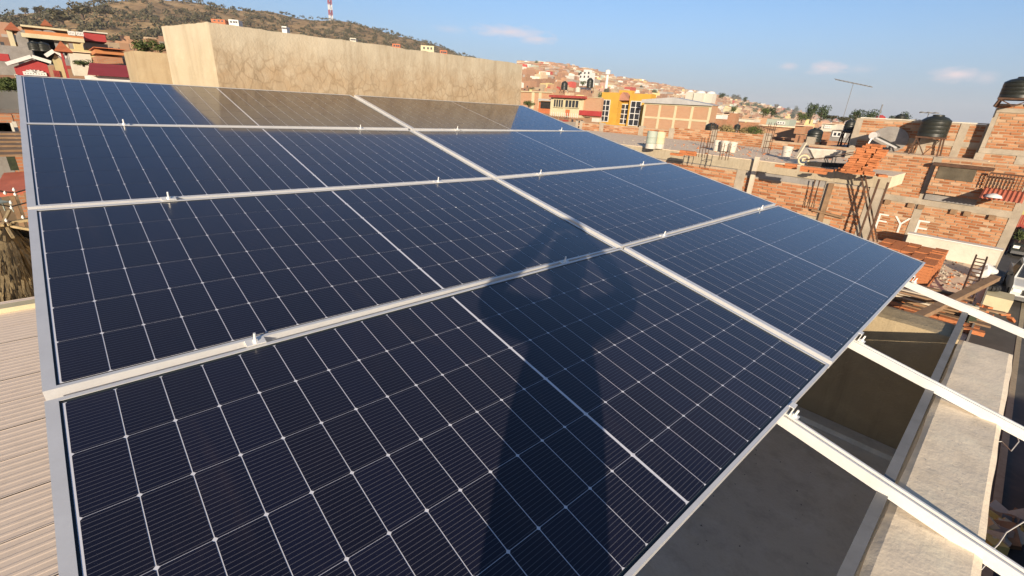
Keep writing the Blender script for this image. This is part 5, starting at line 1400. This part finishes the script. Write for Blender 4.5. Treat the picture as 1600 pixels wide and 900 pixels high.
tree_px(1170, 215, 20, 42, 33, 'straw', 'straw coloured dry bushes behind the red brick wall', name='bush')
tree_px(1135, 212, 20, 32, 34, 'straw', 'dry yellow bush right behind the squat dark tank', name='bush')
tree_px(1176, 213, 19, 24, 30, 'green', 'round bright green bush beside the pale brick house', name='bush')
for k, (x, yb, h, w, kd, lb) in enumerate(((1265, 192, 34, 22, 'dark', 'tall pointed dark tree of the group left of the antenna'), (1281, 190, 26, 24, 'dark', 'second dark tree of the group, just left of the antenna mast'),
                                           (1252, 191, 18, 20, 'green', 'low green tree at the left foot of the tall pointed one'), (1192, 183, 18, 20, 'green', 'green tree above the mint green house'), (1205, 182, 14, 18, 'dark', 'dark tree right of the green one above the mint house'),
                                           (1146, 176, 13, 13, 'green', 'small green tree beside the cream yellow house'), (1335, 192, 22, 26, 'dark', 'broad dark tree on the skyline behind the upper brick storey'), (1357, 190, 20, 26, 'dark', 'dark skyline tree left of the short bare mast'),
                                           (1318, 192, 12, 26, 'hill', 'hazy low tree at the foot of the tall antenna'), (1300, 188, 10, 26, 'hill', 'hazy low tree right of the pointed group'), (1128, 154, 9, 14, 'dark', 'dark round tree on the far ridge beside white domes'), (1163, 160, 9, 9, 'dark', 'pair of small dark conifers on the far ridge'),
                                           (1392, 190, 10, 14, 'dark', 'round tree right of the small red tank'), (1410, 190, 16, 20, 'dark', 'dark tree behind the grey black tank'), (1440, 196, 12, 34, 'hill', 'low hazy tree line left of the black tank'), (1490, 202, 12, 26, 'hill', 'low hazy trees just right of the black tank'),
                                           (1520, 205, 8, 30, 'hill', 'low hazy trees left of the brick tower'), (938, 160, 18, 14, 'green', 'green tree behind the left bay of the yellow building'), (910, 134, 9, 12, 'green', 'green tree between the far tanks'))):
    tree_px(x, yb, h, w, 95 if yb > 165 else 300, kd, lb)
for k, (x, yb, h, w, r, kd, lb) in enumerate(((228, 84, 26, 44, 27, 'green', 'bushy green tree behind the small cement wall'), (252, 84, 22, 34, 26, 'green', 'green tree touching the left edge of the big block'), (131, 104, 8, 34, 36, 'green', 'clipped green hedge in front of the plain white house'),
                                              (826, 168, 12, 22, 36, 'green', 'leafy green banana plant at the right edge of the block'), (1592, 378, 26, 26, 40, 'green', 'green street tree at the right edge near the yellow wall'),
                                              (98, 38, 26, 44, 250, 'hill', 'biggest grey green tree on the left hillside'), (130, 30, 26, 40, 265, 'hill', 'second big tree right of the biggest one on the hillside'), (40, 22, 12, 18, 330, 'hill', 'lone flat topped tree at the left end of the ridge'), (62, 20, 10, 22, 330, 'hill', 'flat topped tree right of the lone one on the ridge'), (165, 26, 14, 30, 280, 'hill', 'dark tree clump right of the two big hillside trees'))):
    tree_px(x, yb, h, w, r, kd, lb)
for k in range(8): 
    p = at_r(2 + k * 4, 132, 14.5); tree(float(p[0]), float(p[1]), float(p[2]) - .15, .22, 'green', 'low clipped hedge plant along the top of the grey sheet fence', 'hedge plants on the grey sheet fence', name='bush', trunk=False)


def r_for(az, el):
    E, Rr = ridge(az); e0 = math.degrees(math.atan((GZ - CAM[2]) / 60)); t = (el - e0) / (E - e0); return 60 * (Rr / 60) ** max(0.02, min(1, t))


# hillside bushes: the 200 that show largest as things, the rest one object
stuff = []; cnt = 0
for k in range(2600):
    az = rt.uniform(46, 95); E, Rr = ridge(az)
    lo = 2.6 if az > 76 else 3.4
    u = rt.random(); el = lo + (E - lo) * (u ** .8)
    if E < lo: continue
    r = r_for(az, el); g_ = math.sin(az * 1.7 + el * 3.1) + math.sin(az * .63 - el * 5.3 + 1)
    if rt.random() > (.80 if az < 76 else .50) + .22 * g_: continue
    x, y, z = polar(az, r); R = rt.uniform(1.3, 3.0) * (1.0 if az < 76 else 1.15)
    if cnt < 210 and (az > 70 or k % 3 == 0):
        tree(x, y, z, R, 'hill', 'dusty olive bush scattered on the dry hillside', 'bushes scattered over the dry hill', hz=rt.uniform(.7, 1.1), name='bush'); cnt += 1
    else: stuff.append((x, y, z, R))
b = MB()
for (x, y, z, R) in stuff:
    for q in range(34):
        d = Vector((rt.gauss(0, 1), rt.gauss(0, 1), abs(rt.gauss(0, .8)))).normalized() * rt.uniform(.5, 1) * R; p = Vector((x, y, z + R * .25)) + d
        n_ = Vector((rt.gauss(0, 1), rt.gauss(0, 1), rt.gauss(0, 1))).normalized(); u = n_.orthogonal().normalized(); w = n_.cross(u); s_ = R * rt.uniform(.16, .34)
        b.add([p - u * s_, p - w * s_ * .6, p + u * s_, p + w * s_ * .6], [(0, 1, 2, 3)])
tag(b.build('hillside_scrub', 'leaf_hill'), 'dry scrub covering the rest of the hill', 'scrub', kind='stuff')

# ------------------------------------------------------------------ the town on the slope
def house_variant(seed):
    rn = random.Random(seed); w, d, h = rn.uniform(2.6, 5), rn.uniform(2.6, 4.5), rn.choice([3.0, 3.2, 5.6, 6.0])
    wl = MB(); wl.box(-d, d, -w, w, -4, h)
    for (a0, a1, b0, b1) in ((-d, d, -w, -w + .25), (-d, d, w - .25, w), (-d, -d + .25, -w + .25, w - .25)): wl.box(a0, a1, b0, b1, h + .001, h + .55)
    if rn.random() < .5: wl.box(-d * .1, d * .8, -w * .7, w * .1, h + .002, h + 2.3)
    rf = MB(); rf.box(-d + .26, d - .05, -w + .26, w - .26, h + .0, h + .06)
    wn = []
    nf = 1 if h < 4 else 2
    for f_ in range(nf):
        for k in range(rn.randint(1, 3)):
            y = -w + (2 * w) * (k + .6 + rn.uniform(-.1, .1)) / 3.4; wn.append((-d, y, 1.0 + f_ * 2.7))
    W = MB(); W.box(-.06, .03, -.45, .45, 0, 1.2)
    WS = MB(); WS.box(-.45, .45, -.06, .03, 0, 1.2)
    def mk(b, nm, mt): me = bpy.data.meshes.new(nm); me.from_pydata(b.v, [], b.f); me.materials.append(MAT[mt]); return me
    return mk(wl, 'wall', 'house'), mk(rf, 'roof', 'slab'), mk(W, 'window', 'glass'), wn, (w, d, h)


HV = [house_variant(500 + k) for k in range(9)]
PAL = [('bare brick', (0.30, 0.17, 0.105), 30), ('orange brick', (0.37, 0.215, 0.125), 22), ('dusty beige', (0.42, 0.32, 0.21), 16), ('white', (0.66, 0.62, 0.54), 9), ('grey cement', (0.34, 0.30, 0.26), 8), ('pale yellow', (0.62, 0.50, 0.24), 4), ('pink', (0.44, 0.27, 0.20), 2), ('pale green', (0.42, 0.50, 0.42), 2), ('red', (0.42, 0.07, 0.05), 2)]
PW_ = [p[2] for p in PAL]


def far_house(x, y, z, s, pal, rz, windows):
    vi = rt.randrange(len(HV)); wl, rf, wm, wn, dims = HV[vi]; c = PAL[pal]; st_ = 'two storey' if dims[2] > 4 else 'single storey'; wd = 'wide' if dims[0] > 3.6 else 'narrow'
    t = thing('house', 'distant %s %s %s house in the hillside town' % (wd, st_, c[0]), 'house', (x, y, z), rz, '%s %s %s houses of the distant town' % (wd, st_, c[0]))
    t.scale = (s, s, s); j = rt.uniform(.85, 1.15)
    o = bpy.data.objects.new('wall', wl); COL.objects.link(o); o.parent = t; o.color = (c[1][0] * j, c[1][1] * j, c[1][2] * j, 1)
    o = bpy.data.objects.new('roof', rf); COL.objects.link(o); o.parent = t
    if windows:
        for p in wn: o = bpy.data.objects.new('window', wm); COL.objects.link(o); o.parent = t; o.location = p


def pick():
    return rt.choices(range(len(PAL)), PW_)[0]


n_ = 0; spots = []
for k in range(9000):
    az = rt.choice((rt.uniform(6, 50), rt.uniform(6, 50), rt.uniform(50, 76), rt.uniform(76, 104), rt.uniform(76, 104))); E, Rr = ridge(az); e0 = -3.2 if az < 50 else -3.5
    hi = E - .02 if az < 47 else (2.6 if az > 76 else 3.3)
    el = e0 + (hi - e0) * rt.random(); r = r_for(az, el)
    if r < 62 or (az > 50 and r < 75): continue
    s = 1.0 * rt.uniform(.75, 1.15)
    rr = 6.5 * s
    if any(abs(az - q[0]) * r < 57.3 * rr * (1 if r < 250 else .8) and abs(r - q[1]) < rr * (2.0 if r < 200 else 1.6) * max(1, r / 180) for q in spots): continue
    spots.append((az, r, s))
spots.sort(key=lambda q: q[1])
print('houses', len(spots))
fb = MB(); cols = []
for i, (az, r, s) in enumerate(spots):
    x, y, z = polar(az, r); z = max(z, -7.5) - .3
    z -= max(0, (ground_z(az, r + 6) - ground_z(az, r)) * .0)
    if i < 290:
        far_house(x, y, z, s, pick(), rt.choice((0, 0, math.pi / 2)) + rt.uniform(-.15, .15), r < 260)
    else:
        c = PAL[pick()][1]; w, d, h = rt.uniform(2.5, 5), rt.uniform(2.5, 4.5), rt.choice([3, 3.2, 5.5, 6]); j = rt.uniform(.8, 1.2)
        nf0 = len(fb.f); fb.box(x - d, x + d, y - w, y + w, z - 4, z + h); fb.box(x - d * .3, x + d * .7, y - w * .7, y + w * .1, z + h, z + h + rt.choice((.4, 2.2)))
        fb.box(x - d - .05, x - d + .02, y - w * .5, y - w * .2, z + 1, z + 2.2)
        cols += [tuple(q * j for q in c)] * 12 + [(.04, .04, .05)] * 6
# more distant rows to the ridge
for k in range(2600):
    az = rt.uniform(3, 47); E, Rr = ridge(az); el = E - .05 - abs(rt.gauss(0, 1)) * .55; r = r_for(az, el)
    if r < 260: continue
    x, y, z = polar(az, r); c = PAL[pick()][1]; w, d, h = rt.uniform(2.5, 6), rt.uniform(3, 6), rt.choice([3, 3.5, 6]); j = rt.uniform(.8, 1.25)
    fb.box(x - d, x + d, y - w, y + w, z - 5, z + h); cols += [tuple(q * j for q in c)] * 6
t_ = NT('far_house_paint', 0.85, 0, 0.2); at_ = t_.n('ShaderNodeAttribute'); at_.attribute_name = 'col'; t_.l(at_.outputs['Color'], t_.b.inputs['Base Color']); MAT['farpaint'] = t_.m
o = fb.build('far_houses', 'farpaint'); ca = o.data.attributes.new('col', 'FLOAT_COLOR', 'FACE'); ca.data.foreach_set('color', np.array([(*c, 1) for c in cols], dtype=np.float32).ravel())
tag(o, 'mass of tiny far houses covering the slope up to the ridge', 'houses', kind='stuff')
# town trees
for k in range(190):
    az = rt.uniform(4, 46) if k < 60 else rt.uniform(3, 24); E, Rr = ridge(az); el = -1.5 + (E + 1.5) * rt.random() ** (1 if k < 60 else .4); r = r_for(az, el)
    if r < 90: continue
    x, y, z = polar(az, r); kd = rt.choice(('green', 'dark', 'hill')); kn = {'green': 'bright green', 'dark': 'dark', 'hill': 'dusty grey'}[kd]; tree(x, y, z, (1 + r / 500) * rt.uniform(1.4, 2.8), kd, 'small %s tree standing between the distant town houses' % kn, '%s trees among the distant town houses' % kn, hz=rt.uniform(.8, 1.4))
# landmarks on the skyline: white domes, white houses by the ridge, water tower, mast
for k, (px, py, wpx, hpx, lb) in enumerate(((1094, 146, 14, 8, 'leftmost of three white halls with a round roof on the ridge'), (1110, 147, 13, 8, 'middle white hall with a round roof on the ridge'), (1078, 144, 9, 6, 'small white hall at the left of the round roofed ones'))):
    p = at_r(px, py + hpx / 2, 520); dist = float(MC[2] @ (p - CAM)); w = wpx / FPX * dist / 2; h = hpx / FPX * dist
    t = thing('white_hall', lb, 'hall', tuple(p)); b = MB(); b.box(-w, w, -w, w, -6, h * .5); b.build('wall', 'offwhite', t)
    b = MB(); b.lathe([(w * 1.05 * math.cos(q), h * .5 + h * .5 * math.sin(q)) for q in [math.pi / 2 * i / 6 for i in range(7)]], 16); b.build('roof', 'white', t, True)
p = at_r(948, 130, 420); t = thing('water_tower', 'white concrete water tower among the far houses', 'tower', tuple(p)); b = MB(); b.lathe([(1.2, -4), (1.0, 6), (2.0, 6.6), (2.0, 9.5), (.4, 10.2)], 12); b.build('shaft', 'white', t)
p = at_r(918, 118, 420); t = thing('white_house', 'cluster like white three storey house near the ridge', 'house', tuple(p)); b = MB(); b.box(-4, 4, -4.5, 4.5, -8, 2.2); b.box(-3, 3, -2, 2, 2.21, 4.2); b.build('wall', 'white', t); [MB().box(-4.1, -4.0, y, y + 1.5, z, z + 1.6).build('window', 'glass', t) for y in (-5, -1, 3) for z in (-2, .8)]
p = at_r(517, 27, 600); t = thing('radio_mast', 'red and white lattice radio mast on top of the hill', 'mast', tuple(p))
for k in range(8):
    z0, z1 = k * 5.0 - 3, k * 5.0 + 2; b = MB()
    for i in range(4):
        c0 = (1.4 * (-1, 1, 1, -1)[i], 1.4 * (-1, -1, 1, 1)[i]); c1 = (1.4 * (-1, 1, 1, -1)[(i + 1) % 4], 1.4 * (-1, -1, 1, 1)[(i + 1) % 4])
        b.bar((*c0, z0), (*c0, z1), .55); b.bar((*c0, z0), (*c1, z1), .3); b.bar((*c0, z0), (*c1, z0), .35)
    b.build('mast_section', 'white' if k % 2 == 0 else 'redroof', t)
for k, (px, py, w, h, mt, lb) in enumerate(((668, 73, 20, 8, 'cream', 'half built cream house at the foot of the hill above the block'), (553, 61, 9, 5, 'offwhite', 'small off white house above the middle of the block'), (620, 70, 12, 6, 'terracotta', 'small terracotta house above the block'), (447, 43, 7, 6, 'white', 'tiny white cube house above the block'), (693, 80, 11, 6, 'terracotta', 'small reddish house near the right end of the block'),
                                            (369, 33, 14, 7, 'white', 'white house peeping over the top of the block corner'), (345, 32, 20, 5, 'terracotta', 'long terracotta roof peeping over the block corner'))):
    p = at_r(px, py + h, 330); dist = float(MC[2] @ (p - CAM)); ww = w / FPX * dist / 2; hh = h / FPX * dist
    t = thing('house', lb, 'house', (float(p[0]), float(p[1]), float(p[2])), -.6); b = MB(); b.box(-ww, ww, -3, 3, -6, hh); b.build('wall', mt, t)
    for q in (-.5, .1, .6): b = MB(); b.box(ww * q - .5, ww * q + .5, -3.1, -3.0, hh * .35, hh * .75); b.build('window', 'glass', t)

# ------------------------------------------------------------------ evening haze
t_ = bpy.data.materials.new('evening_haze'); t_.use_nodes = True; nt = t_.node_tree; nt.nodes.clear()
pv = nt.nodes.new('ShaderNodeVolumePrincipled'); ot = nt.nodes.new('ShaderNodeOutputMaterial')
pv.inputs['Color'].default_value = (0.86, 0.88, 0.95, 1); pv.inputs['Density'].default_value = 0.00022; pv.inputs['Anisotropy'].default_value = 0.0
nt.links.new(pv.outputs[0], ot.inputs['Volume']); MAT['haze'] = t_
b = MB(); b.box(-1500, 3200, -1500, 3200, -12, 110)
tag(b.build('haze', 'haze'), kind='stuff')

# ------------------------------------------------------------------ grit and small rubble lying on the roofs
def grit(name, n, x0, x1, y0, y1, z, smin, smax, mat, label, seed, parent=None):
    rn = random.Random(seed); b = MB()
    for k in range(n):
        if k % 4 == 0: cx, cy = rn.uniform(x0, x1), rn.uniform(y0, y1)
        x = min(x1, max(x0, cx + rn.gauss(0, .35 * (x1 - x0) / 4))); y = min(y1, max(y0, cy + rn.gauss(0, .35 * (y1 - y0) / 4))); q = rn.uniform(smin, smax) * rn.uniform(.5, 1)
        p = [(x + q * rn.uniform(-1, 1) * .3 + q * math.cos(a) * rn.uniform(.6, 1), y + q * math.sin(a) * rn.uniform(.6, 1), z - .003) for a in (0, 1.57, 3.14, 4.71)]
        t_ = (x, y, z + q * rn.uniform(.4, .8)); b.add(p + [t_], [(0, 1, 4), (1, 2, 4), (2, 3, 4), (3, 0, 4)])
    tag(b.build(name, mat), label, 'grit', kind='stuff')


grit('slab_rubble', 260, SX + .1, 23.8, -.5, 8, ZS + .004, .02, .09, 'column', 'grit and mortar crumbs scattered over the bare slab', 1)
grit('red_rubble', 160, SX + .1, 23.8, -1.0, 7, ZS + .004, .02, .10, 'clay_stack', 'broken red brick bits scattered over the bare slab', 2)
grit('low_roof_rubble', 900, 6, 21.5, -4.7, 0, ZL + .006, .02, .10, 'clay_stack', 'red brick crumbs scattered over the low roof', 3)
grit('low_roof_grit', 900, 6, 21.5, -4.7, 0, ZL + .006, .02, .12, 'column', 'grey mortar crumbs scattered over the low roof', 4)
grit('floor_grit', 320, 1.0, 3.5, -4.66, -2.6, -FZ_ + .002, .003, .012, 'grey', 'fine grit and stains on the shaded roof floor', 5)
grit('parapet_grit', 160, 1.0, 3.65, -4.88, -4.71, -1.10, .001, .005, 'grey', 'fine grains on top of the pale parapet', 6)
